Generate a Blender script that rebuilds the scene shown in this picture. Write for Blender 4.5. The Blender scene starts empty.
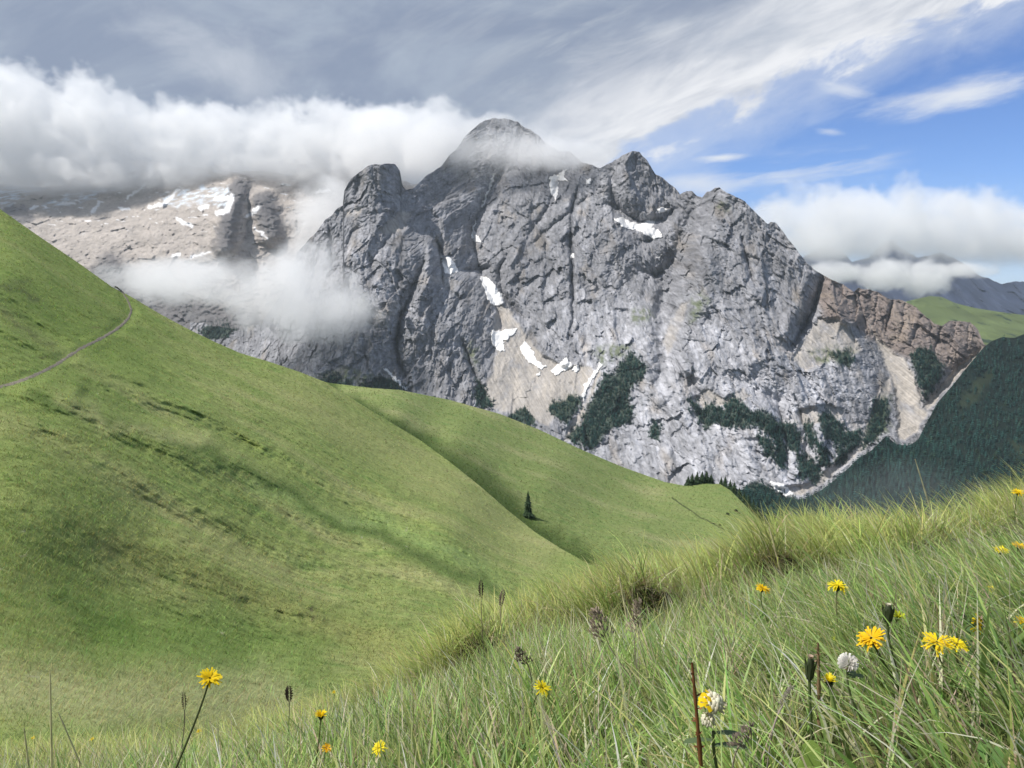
import bpy, math, random
import numpy as np

random.seed(7)
RNG = np.random.default_rng(11)
scene = bpy.context.scene
COL = scene.collection

# ------------------------------------------------------------------ camera
W, H, FPX = 1024, 768, 770.0
PITCH = math.atan(94.0 / FPX)
CP, SP = math.cos(PITCH), math.sin(PITCH)
cam_d = bpy.data.cameras.new("camera")
cam = bpy.data.objects.new("camera", cam_d)
COL.objects.link(cam)
cam.location = (0, 0, 0)
cam.rotation_euler = (math.pi / 2 - PITCH, 0, 0)
cam_d.sensor_fit = 'HORIZONTAL'
cam_d.sensor_width = 36.0
cam_d.lens = 36.0 * FPX / W
cam_d.clip_start = 0.02
cam_d.clip_end = 90000
scene.camera = cam
HAZE = 1.7e-5


def at(px, py, Y):
    """sight line (px, py) followed to the northing Y (metres): a point of the place"""
    px = np.asarray(px, float); py = np.asarray(py, float); Y = np.asarray(Y, float)
    u = (px - 512.0) / FPX; v = (384.0 - py) / FPX
    k = Y / (CP + v * SP)
    return u * k, Y + 0 * u, k * (v * CP - SP)


def proj(x, y, z):
    d = y * CP - z * SP
    v = y * SP + z * CP
    return 512 + FPX * x / d, 384 - FPX * v / d

# ------------------------------------------------------------------ noise
_PERM = np.random.default_rng(3).permutation(4096).astype(np.int64)
_GA = np.random.default_rng(4).random(4096) * 2 * np.pi
_GX, _GY = np.cos(_GA), np.sin(_GA)
_RV = np.random.default_rng(5).random(4096)


def _h(i, j, s=0):
    return _PERM[(_PERM[(i + s * 131) & 4095] + j) & 4095]


def pn(x, y, s=0):
    """gradient noise, about -1..1"""
    xi = np.floor(x).astype(np.int64); yi = np.floor(y).astype(np.int64)
    xf = x - xi; yf = y - yi
    u = xf * xf * xf * (xf * (xf * 6 - 15) + 10); v = yf * yf * yf * (yf * (yf * 6 - 15) + 10)
    def g(a, b):
        h = _h(xi + a, yi + b, s)
        return _GX[h] * (xf - a) + _GY[h] * (yf - b)
    n0 = g(0, 0) * (1 - u) + g(1, 0) * u
    n1 = g(0, 1) * (1 - u) + g(1, 1) * u
    return (n0 * (1 - v) + n1 * v) * 1.5


def fbm(x, y, o=5, s=0, gain=.5):
    r = 0; a = 1.; t = 0
    for k in range(o):
        r = r + a * pn(x * 2.03 ** k + 17.3 * k, y * 2.03 ** k - 9.1 * k, s + k); t += a; a *= gain
    return r / t


def ridged(x, y, o=5, s=0, gain=.5):
    r = 0; a = 1.; t = 0
    for k in range(o):
        r = r + a * (1 - 2 * np.abs(pn(x * 2.1 ** k + 7.7 * k, y * 2.1 ** k + 3.3 * k, s + k))); t += a; a *= gain
    return r / t


def facets(x, y, s=0, jit=.95):
    """broken-rock facets: every cell a tilted plane; returns (height in cells, gap to next cell, cell random)"""
    xi = np.floor(x).astype(np.int64); yi = np.floor(y).astype(np.int64)
    b1 = np.full(x.shape, 9.); b2 = np.full(x.shape, 9.)
    dx1 = np.zeros(x.shape); dy1 = np.zeros(x.shape); hh = np.zeros(x.shape, np.int64)
    for a in (-1, 0, 1):
        for b in (-1, 0, 1):
            h = _h(xi + a, yi + b, s)
            cx = xi + a + .5 + jit * (_RV[h] - .5); cy = yi + b + .5 + jit * (_RV[(h * 7 + 3) & 4095] - .5)
            dx = x - cx; dy = y - cy; d = dx * dx + dy * dy
            m = d < b1
            b2 = np.where(m, b1, np.minimum(b2, d))
            b1 = np.where(m, d, b1); dx1 = np.where(m, dx, dx1); dy1 = np.where(m, dy, dy1); hh = np.where(m, h, hh)
    ang = _GA[(hh * 5 + 1) & 4095]; mag = .35 + .65 * _RV[(hh * 3 + 2) & 4095]
    base = _RV[(hh * 11 + 5) & 4095] - .5
    return (np.cos(ang) * dx1 + np.sin(ang) * dy1) * mag + .35 * base, np.sqrt(b2) - np.sqrt(b1), _RV[(hh * 13 + 9) & 4095]


def sstep(a, b, x):
    t = np.clip((x - a) / (b - a), 0, 1)
    return t * t * (3 - 2 * t)


class TPS:
    """thin-plate surface through scattered survey points (a, b, value)"""
    def __init__(self, pts, lam=1e-3, sc=200.):
        p = np.array(pts, float); self.sc = sc
        self.c = p[:, :2] / sc; n = len(p)
        K = self._k(np.linalg.norm(self.c[:, None] - self.c[None], axis=2)) + lam * np.eye(n)
        P = np.hstack([np.ones((n, 1)), self.c])
        A = np.zeros((n + 3, n + 3)); A[:n, :n] = K; A[:n, n:] = P; A[n:, :n] = P.T
        self.w = np.linalg.solve(A, np.concatenate([p[:, 2], np.zeros(3)]))
    @staticmethod
    def _k(r):
        return np.where(r > 1e-9, r * r * np.log(np.maximum(r, 1e-9)), 0)
    def __call__(self, a, b):
        a = np.asarray(a, float); sh = a.shape
        q = np.stack([a.ravel(), np.asarray(b, float).ravel()], 1) / self.sc
        out = np.empty(len(q)); n = len(self.c)
        for i in range(0, len(q), 60000):
            s = q[i:i + 60000]
            out[i:i + 60000] = self._k(np.sqrt(((s[:, None] - self.c[None]) ** 2).sum(2))) @ self.w[:n] + self.w[n] + s @ self.w[n + 1:]
        return out.reshape(sh)


def dline(px, py, pts):
    """distance to a polyline, its side (+ right of travel) and position along 0..1"""
    px = np.asarray(px, float); py = np.asarray(py, float)
    best = np.full(px.shape, 1e9); side = np.zeros(px.shape); tt = np.zeros(px.shape)
    n = len(pts) - 1
    for i in range(n):
        (x0, y0), (x1, y1) = pts[i][:2], pts[i + 1][:2]
        ex, ey = x1 - x0, y1 - y0; L = ex * ex + ey * ey + 1e-9
        t = np.clip(((px - x0) * ex + (py - y0) * ey) / L, 0, 1)
        d = np.hypot(px - x0 - t * ex, py - y0 - t * ey)
        m = d < best
        best = np.where(m, d, best); tt = np.where(m, (i + t) / n, tt)
        side = np.where(m, np.sign(ex * (py - y0) - ey * (px - x0)), side)
    return best, side, tt


def inpoly(px, py, poly):
    """signed distance to a polygon, positive inside"""
    c = np.zeros(px.shape, bool); n = len(poly)
    for i in range(n):
        (x0, y0), (x1, y1) = poly[i], poly[(i + 1) % n]
        c ^= ((y0 > py) != (y1 > py)) & (px < (x1 - x0) * (py - y0) / (y1 - y0 + 1e-12) + x0)
    d, _, _ = dline(px, py, list(poly) + [poly[0]])
    return np.where(c, d, -d)

# ------------------------------------------------------------------ objects
def tag(o, label=None, cat=None, group=None, kind=None):
    if label: o["label"] = label
    if cat: o["category"] = cat
    if group: o["group"] = group
    if kind: o["kind"] = kind
    return o


def mesh_obj(name, verts, faces, mat, parent=None, col=None, smooth=True, extra=None):
    """verts (n,3); faces: (m,3) or (m,4) array or list of arrays; col (n,3) linear colour attribute"""
    me = bpy.data.meshes.new(name)
    verts = np.ascontiguousarray(verts, np.float32)
    fl = faces if isinstance(faces, list) else [faces]
    fl = [np.asarray(f, np.int32) for f in fl if len(f)]
    loops = np.concatenate([f.ravel() for f in fl])
    tot = np.concatenate([np.full(len(f), f.shape[1], np.int32) for f in fl])
    start = np.concatenate([[0], np.cumsum(tot)[:-1]]).astype(np.int32)
    me.vertices.add(len(verts)); me.vertices.foreach_set("co", verts.ravel())
    me.loops.add(len(loops)); me.loops.foreach_set("vertex_index", loops)
    me.polygons.add(len(tot)); me.polygons.foreach_set("loop_start", start); me.polygons.foreach_set("loop_total", tot)
    if smooth:
        me.polygons.foreach_set("use_smooth", np.ones(len(tot), bool))
    if col is not None:
        ca = me.color_attributes.new("albedo", 'FLOAT_COLOR', 'POINT')
        c4 = np.ones((len(verts), 4), np.float32); c4[:, :3] = col
        ca.data.foreach_set("color", c4.ravel())
    if extra:
        for k, v in extra.items():
            a = me.attributes.new(k, 'FLOAT', 'POINT'); a.data.foreach_set("value", np.ascontiguousarray(v, np.float32))
    me.update(calc_edges=True)
    me.materials.append(mat)
    o = bpy.data.objects.new(name, me)
    COL.objects.link(o)
    if parent: o.parent = parent
    return o


def empty(name, loc=(0, 0, 0), rot=(0, 0, 0)):
    o = bpy.data.objects.new(name, None); COL.objects.link(o)
    o.location = loc; o.rotation_euler = rot; o.empty_display_size = .05
    return o


def grid_faces(nr, nc):
    i = np.arange(nr - 1)[:, None] * nc + np.arange(nc - 1)[None]
    i = i.ravel()
    return np.stack([i, i + 1, i + nc + 1, i + nc], 1)

# ------------------------------------------------------------------ node helper
class NT:
    def __init__(self, tree):
        self.t = tree; self.n = tree.nodes; self.l = tree.links
    def node(self, typ, ins=None, **kw):
        nd = self.n.new(typ)
        for k, v in kw.items(): setattr(nd, k, v)
        for k, v in (ins or {}).items(): self.put(nd.inputs[k], v)
        return nd
    def put(self, sock, v):
        if hasattr(v, "is_output") or isinstance(v, bpy.types.NodeSocket): self.l.new(v, sock)
        else: sock.default_value = v
    def m(self, op, a, b=None, c=None, clamp=False):
        nd = self.n.new("ShaderNodeMath"); nd.operation = op; nd.use_clamp = clamp
        for k, v in enumerate((a, b, c)):
            if v is not None: self.put(nd.inputs[k], v)
        return nd.outputs[0]
    def add(self, a, b): return self.m('ADD', a, b)
    def sub(self, a, b): return self.m('SUBTRACT', a, b)
    def mul(self, a, b): return self.m('MULTIPLY', a, b)
    def div(self, a, b): return self.m('DIVIDE', a, b)
    def mr(self, x, a, b, c=0., d=1., smooth=True):
        nd = self.n.new("ShaderNodeMapRange")
        nd.interpolation_type = 'SMOOTHSTEP' if smooth else 'LINEAR'
        self.put(nd.inputs[0], x)
        for k, v in zip((1, 2, 3, 4), (a, b, c, d)): self.put(nd.inputs[k], v)
        return nd.outputs[0]
    def mix(self, f, a, b):
        nd = self.n.new("ShaderNodeMix"); nd.data_type = 'RGBA'
        self.put(nd.inputs[0], f); self.put(nd.inputs[6], a); self.put(nd.inputs[7], b)
        return nd.outputs[2]
    def xyz(self, x, y, z):
        nd = self.n.new("ShaderNodeCombineXYZ")
        for k, v in enumerate((x, y, z)): self.put(nd.inputs[k], v)
        return nd.outputs[0]
    def noise(self, vec, scale, detail=4., rough=.55, dist=0.):
        nd = self.n.new("ShaderNodeTexNoise")
        self.put(nd.inputs["Vector"], vec); nd.inputs["Scale"].default_value = scale
        nd.inputs["Detail"].default_value = detail; nd.inputs["Roughness"].default_value = rough
        nd.inputs["Distortion"].default_value = dist
        return nd.outputs[0]


def material(name):
    m = bpy.data.materials.new(name); m.use_nodes = True
    m.node_tree.nodes.clear()
    nt = NT(m.node_tree)
    out = nt.node("ShaderNodeOutputMaterial")
    return m, nt, out


def attr_mat(name, rough=.9, noise_sc=None, amt=.25, bump=None, translucent=0., spec=.2):
    """albedo attribute x procedural mottling"""
    m, nt, out = material(name)
    a = nt.node("ShaderNodeAttribute", attribute_name="albedo").outputs[0]
    co = nt.node("ShaderNodeTexCoord").outputs["Object"]
    if noise_sc:
        n = nt.noise(co, noise_sc, 6, .65)
        f = nt.mr(n, .25, .75, 1 - amt, 1 + amt, False)
        a = nt.node("ShaderNodeVectorMath", {0: a, 1: nt.xyz(f, f, f)}, operation='MULTIPLY').outputs[0]
    b = nt.node("ShaderNodeBsdfPrincipled", {"Base Color": a, "Roughness": rough, "Specular IOR Level": spec})
    if bump:
        h = nt.noise(co, bump[0], 8, .7)
        nt.put(b.inputs["Normal"], nt.node("ShaderNodeBump", {"Height": h, "Strength": bump[2], "Distance": bump[1]}).outputs[0])
    sh = b.outputs[0]
    if translucent:
        tr = nt.node("ShaderNodeBsdfTranslucent", {"Color": a})
        sh = nt.node("ShaderNodeMixShader", {0: translucent, 1: sh, 2: tr.outputs[0]}).outputs[0]
    nt.put(out.inputs[0], sh)
    return m


def plain_mat(name, color, rough=.7, translucent=0., noise_sc=60., amt=.2, spec=.2):
    m, nt, out = material(name)
    co = nt.node("ShaderNodeTexCoord").outputs["Object"]
    n = nt.noise(co, noise_sc, 4, .6)
    f = nt.mr(n, .25, .75, 1 - amt, 1 + amt, False)
    a = nt.node("ShaderNodeVectorMath", {0: color[:3], 1: nt.xyz(f, f, f)}, operation='MULTIPLY').outputs[0]
    b = nt.node("ShaderNodeBsdfPrincipled", {"Base Color": a, "Roughness": rough, "Specular IOR Level": spec})
    sh = b.outputs[0]
    if translucent:
        tr = nt.node("ShaderNodeBsdfTranslucent", {"Color": a})
        sh = nt.node("ShaderNodeMixShader", {0: translucent, 1: sh, 2: tr.outputs[0]}).outputs[0]
    nt.put(out.inputs[0], sh)
    return m
# ------------------------------------------------------------------ relief sheets (far terrain)
def lerp(c, d, m):
    d = np.asarray(d, float)
    return c + (d - c) * m[..., None]


class Sheet:
    """a slope of the far terrain: a surveyed depth surface + rock relief, with a back slope behind its crest"""
    def __init__(self, top, bot, depth, step, rows, relief, jag=0., seed=0):
        self.x0, self.x1 = top[0][0], top[-1][0]
        nc = int((self.x1 - self.x0) / step) + 1
        c = np.linspace(self.x0, self.x1, nc)
        ty = np.interp(c, [p[0] for p in top], [p[1] for p in top])
        if jag: ty = ty + jag * (fbm(c / 14, c * 0 + seed, 5, seed) * 2.2 - .35 * np.abs(facets(c / 5., c * 0 + .5, seed)[0]))
        by = np.interp(c, [p[0] for p in bot], [p[1] for p in bot])
        by = np.maximum(by, ty + 4)
        t = np.linspace(0, 1, rows)[:, None]
        self.c, self.ty, self.by = c, ty, by
        self.PX = np.repeat(c[None], rows, 0); self.PY = ty + (by - ty) * t
        Y0 = depth(self.PX, self.PY)
        X, _, Z = at(self.PX, self.PY, Y0)
        self.Y = Y0 + relief(self.PX, self.PY, X, Y0, Z)
        self.rows, self.nc = rows, nc

    def sample(self, px, py):
        i = np.clip((px - self.x0) / (self.x1 - self.x0) * (self.nc - 1), 0, self.nc - 1.001)
        ty = np.interp(px, self.c, self.ty); by = np.interp(px, self.c, self.by)
        j = np.clip((py - ty) / (by - ty) * (self.rows - 1), 0, self.rows - 1.001)
        i0 = i.astype(int); j0 = j.astype(int); a = i - i0; b = j - j0; Y = self.Y
        return (Y[j0, i0] * (1 - a) + Y[j0, i0 + 1] * a) * (1 - b) + (Y[j0 + 1, i0] * (1 - a) + Y[j0 + 1, i0 + 1] * a) * b

    def build(self, name, col, mat, back=((.02, -.01), (.07, -.06), (.2, -.25))):
        X, Y, Z = at(self.PX, self.PY, self.Y)
        V = np.stack([X, Y, Z], -1); C = col
        bk = []
        for (f, g) in back:                               # behind the crest the ground falls away again
            d = V[0, :, 1:2]
            r = V[0].copy(); r[:, 0] *= 1 + f * .3; r[:, 1] += f * d[:, 0]; r[:, 2] += g * d[:, 0]
            bk.append(r)
        V = np.concatenate([np.array(bk[::-1]), V], 0); C = np.concatenate([np.repeat(C[:1], len(bk), 0), C], 0)
        return mesh_obj(name, V.reshape(-1, 3), grid_faces(V.shape[0], V.shape[1]), mat, col=C.reshape(-1, 3))

# ------------------------------------------------------------------ the limestone massif
MTOP = [(190, 322), (215, 326), (240, 330), (262, 322), (280, 297), (290, 272), (298, 252), (312, 236), (326, 220), (336, 210), (343, 206), (344, 192), (350, 180), (360, 171), (370, 166),
        (384, 163), (395, 164), (400, 171), (402, 184), (406, 190), (412, 189), (420, 182), (440, 166), (455, 150), (466, 136), (480, 123), (495, 117), (505, 119), (515, 122), (518, 122), (524, 127), (530, 129), (545, 143),
        (558, 151), (568, 150), (575, 156), (585, 163), (600, 168), (612, 163), (622, 155), (632, 151), (640, 153), (647, 160), (655, 173), (666, 181), (675, 188), (680, 194), (684, 192), (692, 191), (696, 195), (702, 198),
        (707, 192), (713, 189), (719, 187), (726, 192), (735, 197), (745, 201), (755, 212), (762, 219), (768, 224), (771, 222), (776, 224), (785, 234), (792, 244), (800, 254), (808, 263), (815, 270), (822, 275),
        (832, 279), (845, 286), (854, 292), (858, 289), (866, 289), (876, 292), (890, 298), (905, 302), (916, 306), (924, 315), (934, 324), (942, 326), (950, 321), (960, 320), (970, 323), (978, 330), (984, 344), (1010, 352)]
MBOT = [(190, 440), (300, 440), (420, 440), (520, 470), (600, 500), (700, 520), (790, 520), (850, 480), (900, 462), (940, 440), (985, 385), (1010, 380)]
mdepth = TPS([(190, 325, 4350), (240, 332, 4200), (290, 270, 4000), (345, 190, 4000), (385, 164, 4000), (405, 190, 4150), (440, 165, 4550), (495, 118, 4900), (545, 142, 4750), (585, 162, 4550),
              (632, 151, 4400), (688, 192, 4250), (719, 187, 3980), (772, 222, 3820), (825, 275, 3680), (890, 300, 3620), (983, 343, 3480), (1010, 352, 3450),
              (320, 300, 3650), (370, 230, 3820), (400, 250, 3760), (430, 250, 3900), (470, 240, 4250), (500, 220, 4400), (550, 230, 4250), (600, 230, 4080), (650, 240, 4020), (655, 285, 3880),
              (720, 260, 3650), (780, 290, 3560), (820, 315, 3540), (300, 370, 3400), (400, 370, 3380), (450, 330, 3550), (500, 340, 3640), (560, 340, 3600), (640, 330, 3480), (700, 340, 3330),
              (760, 350, 3240), (850, 350, 3380), (900, 360, 3380), (500, 400, 3300), (560, 370, 3440), (560, 420, 3150), (620, 430, 3080), (700, 430, 2960), (780, 430, 2900), (700, 480, 2780),
              (780, 490, 2660), (850, 440, 2980), (910, 430, 3080), (400, 420, 3200), (300, 420, 3200), (950, 390, 3280), (700, 540, 2450), (200, 420, 3500)], 2e-3)

# gullies (+ deeper) and ribs (- towards the valley): points, half width px, metres, sharpness
MLINES = [
    ([(500, 172), (494, 186), (486, 200), (478, 214), (472, 228), (474, 246), (478, 262), (484, 280), (492, 297), (500, 316), (502, 334)], 11, 110, 1),
    ([(462, 270), (480, 270), (492, 266)], 7, 90, 1),
    ([(507, 254), (499, 272), (502, 292), (514, 308), (528, 322)], 5, 75, 1),
    ([(512, 246), (516, 262), (520, 280)], 9, -50, 0),
    ([(430, 232), (437, 244), (444, 262), (452, 276)], 7, 70, 1),
    ([(433, 235), (430, 255), (428, 275), (424, 300)], 6, -60, 0),
    ([(437, 240), (441, 262), (443, 286)], 3.5, 60, 1),
    ([(329, 222), (331, 240), (332, 268)], 3.5, 45, 1),
    ([(424, 262), (415, 282), (409, 300), (401, 318), (396, 340), (398, 362), (408, 384)], 6, 85, 1),
    ([(392, 235), (378, 250), (370, 265), (377, 280)], 8, 45, 1),
    ([(345, 250), (352, 232), (365, 226)], 6, 40, 1),
    ([(578, 188), (572, 210), (570, 232), (572, 260), (573, 290), (573, 318), (567, 345)], 3.2, 55, 1),
    ([(562, 170), (556, 190), (545, 212), (530, 232), (520, 246)], 8, 60, 1),
    ([(588, 196), (566, 215), (545, 232), (528, 247)], 4, 40, 1),
    ([(610, 205), (640, 222), (664, 220), (680, 205)], 9, 85, 1),
    ([(610, 190), (620, 212), (632, 232)], 5, 40, 1),
    ([(643, 242), (654, 240)], 5, 50, 1),
    ([(646, 272), (656, 276), (664, 270)], 6, 60, 1),
    ([(700, 200), (690, 226), (680, 252), (670, 276), (664, 300), (662, 330), (664, 360), (656, 392)], 10, 90, 0),
    ([(719, 190), (712, 225), (704, 262), (698, 300), (692, 340)], 14, -55, 0),
    ([(742, 238), (746, 256), (751, 275), (756, 288)], 3.5, 50, 1),
    ([(823, 277), (817, 296), (812, 312), (804, 326), (795, 342), (786, 352)], 8, 120, 1),
    ([(822, 276), (833, 300), (845, 318), (858, 325)], 8, -50, 0),
    ([(800, 300), (790, 320), (782, 340)], 8, -45, 0),
    ([(892, 300), (889, 318), (884, 336)], 2.0, 26, 1),
    ([(922, 316), (916, 332), (908, 348)], 2.2, 16, 1),
    ([(905, 304), (903, 322), (899, 340)], 1.8, 11, 1),
    ([(878, 294), (876, 312), (872, 330)], 1.8, 11, 1),
    ([(956, 322), (954, 338), (950, 352)], 1.8, 10, 1),
    ([(968, 324), (968, 340), (966, 354)], 1.8, 9, 1),
    ([(941, 328), (938, 342), (934, 356)], 2.2, 20, 1),
    ([(858, 291), (862, 310), (868, 330)], 2.2, 18, 1),
    ([(870, 330), (882, 352), (892, 378), (900, 402), (908, 428)], 16, 55, 0),
    ([(975, 352), (955, 372), (938, 392), (925, 410)], 7, 40, 0),
    ([(548, 152), (556, 172), (560, 188)], 5, 50, 1),
        ([(462, 340), (474, 372), (488, 402)], 5, 60, 1),
    ([(690, 380), (700, 410), (706, 436)], 8, 40, 0),
    ([(740, 380), (760, 395), (790, 400)], 8, 30, 0),
    ([(778, 400), (786, 440), (788, 480)], 6, 45, 1),
    ([(796, 400), (806, 430), (806, 470)], 5, 35, 1),
    ([(818, 405), (822, 440), (822, 465)], 6, -35, 0),
    ([(500, 120), (490, 150), (470, 176)], 14, -40, 0),
    ([(632, 152), (628, 180), (632, 206)], 10, -45, 0),
    ([(385, 166), (382, 190), (384, 212)], 12, -35, 0),
    ([(360, 172), (356, 200)], 4, 25, 1),
    ([(348, 282), (352, 300), (350, 320)], 5, 40, 1),
    ([(318, 258), (312, 280), (308, 296)], 4, 40, 1),
]


def mrelief(px, py, X, Y, Z):
    r = np.zeros(px.shape)
    for pts, w, amp, sharp in MLINES:
        a = np.array(pts); x0, y0 = a.min(0) - 3.5 * w - 6; x1, y1 = a.max(0) + 3.5 * w + 6
        m = (px > x0) & (px < x1) & (py > y0) & (py < y1)
        if not m.any(): continue
        wob = 2.2 * fbm(px[m] / 9, py[m] / 9, 3, 40)
        d, s, t = dline(px[m] + wob, py[m] + wob * .6, pts)
        d = d / w
        prof = np.exp(-d * 1.6) if sharp else np.exp(-d * d * .9)
        r[m] += 1.35 * amp * prof * np.sin(np.pi * np.clip(.12 + .88 * t, 0, 1)) ** .45
    # grain of the rock turns from upright (tower) to slanting (middle) to a fan (right-hand face)
    ang = -.30 * sstep(400, 520, px) * (1 - sstep(560, 720, px)) + .22 * sstep(700, 900, px)
    wx = 40 * fbm(X / 300, Z / 300, 3, 60)
    xs = (X - 600) * np.cos(ang) + (Z + 100) * np.sin(ang) + wx; zs = -(X - 600) * np.sin(ang) + (Z + 100) * np.cos(ang) + wx
    soft = MSOFT(px, py)
    k = (1 - .85 * soft) * (1 - .2 * sstep(830, 870, px))
    r += 46 * k * (-ridged(xs / 330, zs / 900, 3, 21))
    r += 16 * k * (-ridged(xs / 130, zs / 340, 3, 25))
    f, g, h = facets((xs + .25 * zs) / 150, zs / 260, 31); r += 46 * k * f * sstep(0, .10, g)
    wq = .5 * fbm(X / 50, Z / 80, 3, 3)
    f, g, h = facets((xs - .3 * zs) / 66 + wq, zs / 104 + wq, 33); r += 26 * k * f + 3 * k * np.exp(-g * 9)
    f, g, h = facets((xs + .3 * zs) / 25 + 2 * wq, zs / 42 + wq, 35); r += 9.5 * k * f + 2.5 * k * np.exp(-g * 8)
    f, g, h = facets((xs + .5 * zs) / 13 + 3 * wq, (zs - .4 * xs) / 17, 37); r += 7 * k * f
    r += 4 * k * (-ridged((xs + .4 * zs) / 36, zs / 110, 3, 27)) + 3 * k * (-ridged((xs + .35 * zs) / 12, zs / 34, 3, 29))
    st = zs + .45 * xs + 22 * fbm(X / 140, Z / 140, 3, 50)                # bedding ledges
    r += 6 * k * (np.abs((st / 42) % 1 - .5) * 2) * (.4 + fbm(X / 400, Z / 400, 2, 52))
    r += 5 * fbm(X / 14, Z / 18, 3, 55) * (1 - .5 * soft)
    return r


SCREE = [  # polygons of pale rubble (px), strength
    ([(868, 322), (880, 340), (893, 352), (905, 358), (912, 372), (921, 400), (924, 412), (918, 432), (905, 441), (896, 438), (898, 415), (893, 385), (880, 350)], 1.),
    ([(984, 346), (972, 362), (955, 380), (940, 396), (930, 410), (924, 420), (916, 428), (916, 412), (930, 398), (946, 380), (958, 366)], .95),
    ([(893, 372), (888, 400), (882, 425), (868, 446), (850, 462), (828, 480), (806, 494), (786, 497), (776, 488), (786, 486), (806, 484), (830, 466), (852, 448), (866, 424), (872, 405), (886, 380)], .85),
    ([(818, 318), (838, 318), (850, 330), (862, 350), (846, 356), (826, 362), (806, 372), (790, 360), (806, 335)], .75),
    ([(498, 300), (512, 312), (522, 330), (540, 352), (562, 366), (590, 366), (596, 372), (582, 396), (560, 412), (548, 426), (530, 420), (492, 408), (482, 390), (492, 372), (496, 350), (494, 330)], .8),
    ([(690, 300), (684, 318), (676, 340), (668, 356), (662, 344), (668, 326), (680, 304)], .5),
    ([(694, 398), (706, 388), (724, 398), (742, 388), (750, 396), (738, 404), (704, 408)], .8),
    ([(786, 418), (800, 408), (830, 404), (846, 410), (838, 420), (812, 424), (796, 428)], .7),
    ([(345, 212), (362, 207), (370, 204), (360, 212), (345, 218)], .6),
    ([(376, 232), (390, 220), (402, 210), (412, 214), (404, 230), (386, 236)], .75),
    ([(598, 368), (592, 384), (585, 402), (570, 424), (562, 440), (570, 440), (584, 416), (594, 392), (602, 372)], .9),
    ([(840, 426), (848, 440), (856, 446), (860, 432), (866, 420)], .4),
    ([(574, 420), (590, 404), (598, 396), (582, 424), (566, 444)], .7),
    ([(428, 276), (450, 276), (462, 282), (452, 290), (436, 284)], .4),
    ([(316, 376), (340, 366), (352, 368), (332, 380)], .6), ([(366, 384), (392, 370), (396, 376), (372, 386)], .6),
]
WOODS = [  # polygons where conifers and dwarf pine stand on the ledges
    [(688, 398), (694, 402), (704, 410), (712, 402), (722, 408), (734, 396), (744, 404), (752, 412), (764, 412), (774, 418), (786, 424), (794, 424), (800, 440), (800, 452), (790, 450), (784, 436), (770, 436), (760, 428),
     (744, 426), (732, 428), (716, 424), (706, 428), (696, 414)],
    [(806, 424), (812, 422), (816, 440), (812, 448), (806, 440)],
    [(822, 410), (834, 416), (846, 432), (858, 430), (862, 440), (852, 450), (840, 446), (826, 438), (820, 426)],
    [(806, 458), (818, 462), (822, 476), (814, 484), (804, 474)],
    [(630, 352), (638, 358), (646, 366), (642, 378), (632, 388), (628, 400), (634, 412), (630, 424), (612, 428), (600, 440), (592, 450), (578, 444), (568, 438), (580, 424), (588, 408), (596, 392), (604, 374), (614, 374), (622, 362)],
    [(510, 418), (516, 410), (526, 408), (532, 416), (534, 426), (520, 424)],
    [(548, 410), (556, 404), (572, 396), (580, 398), (576, 412), (566, 424), (556, 416)],
    [(478, 380), (486, 392), (494, 408), (480, 408), (474, 394)],
    [(912, 354), (920, 348), (930, 350), (940, 362), (944, 372), (936, 385), (925, 399), (921, 388), (915, 370)],
    [(740, 500), (744, 486), (760, 482), (776, 492), (800, 500), (800, 520), (740, 520)],
    [(776, 440), (784, 452), (786, 470), (778, 460)],
    [(652, 420), (662, 426), (658, 440), (650, 436)],
    [(772, 426), (780, 430), (786, 450), (784, 470), (776, 452)], [(814, 440), (826, 446), (832, 464), (822, 468)], [(836, 446), (850, 450), (846, 460), (836, 464)], [(758, 436), (770, 438), (776, 460), (768, 458)], [(796, 452), (804, 456), (806, 480), (798, 476)],
    [(316, 380), (336, 374), (350, 384), (330, 392)], [(360, 386), (380, 376), (398, 384), (410, 394), (370, 394)],
    [(200, 330), (226, 320), (236, 328), (224, 338), (206, 340)],
    [(832, 356), (846, 350), (856, 358), (844, 366)],
    [(874, 400), (888, 400), (886, 425), (874, 440), (862, 450), (868, 430)],
]
MOSS = [[(690, 296), (702, 290), (712, 300), (700, 318), (690, 324)], [(632, 308), (648, 306), (654, 318), (640, 326), (630, 320)], [(806, 350), (830, 344), (856, 350), (850, 366), (816, 364)],
        [(550, 404), (575, 392), (582, 400), (560, 420)], [(718, 200), (728, 200), (730, 210), (716, 208)], [(470, 340), (480, 350), (478, 372), (464, 352)],
        [(314, 374), (350, 366), (410, 384), (400, 394), (318, 394)], [(880, 395), (892, 395), (890, 430), (870, 446), (862, 446)], [(345, 300), (365, 298), (372, 312), (350, 312)],
        [(590, 350), (610, 344), (630, 344), (630, 356), (600, 366)]]


def wobble(px, py, a=3., sc=7., s=70):
    return px + a * fbm(px / sc, py / sc, 4, s), py + a * fbm(px / sc, py / sc, 4, s + 9)


def MSOFT(px, py):
    m = np.zeros(px.shape)
    qx, qy = wobble(px, py)
    for poly, w in SCREE:
        m = np.maximum(m, w * sstep(-1.5, 2.5, inpoly(qx, qy, poly)))
    return m


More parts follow.
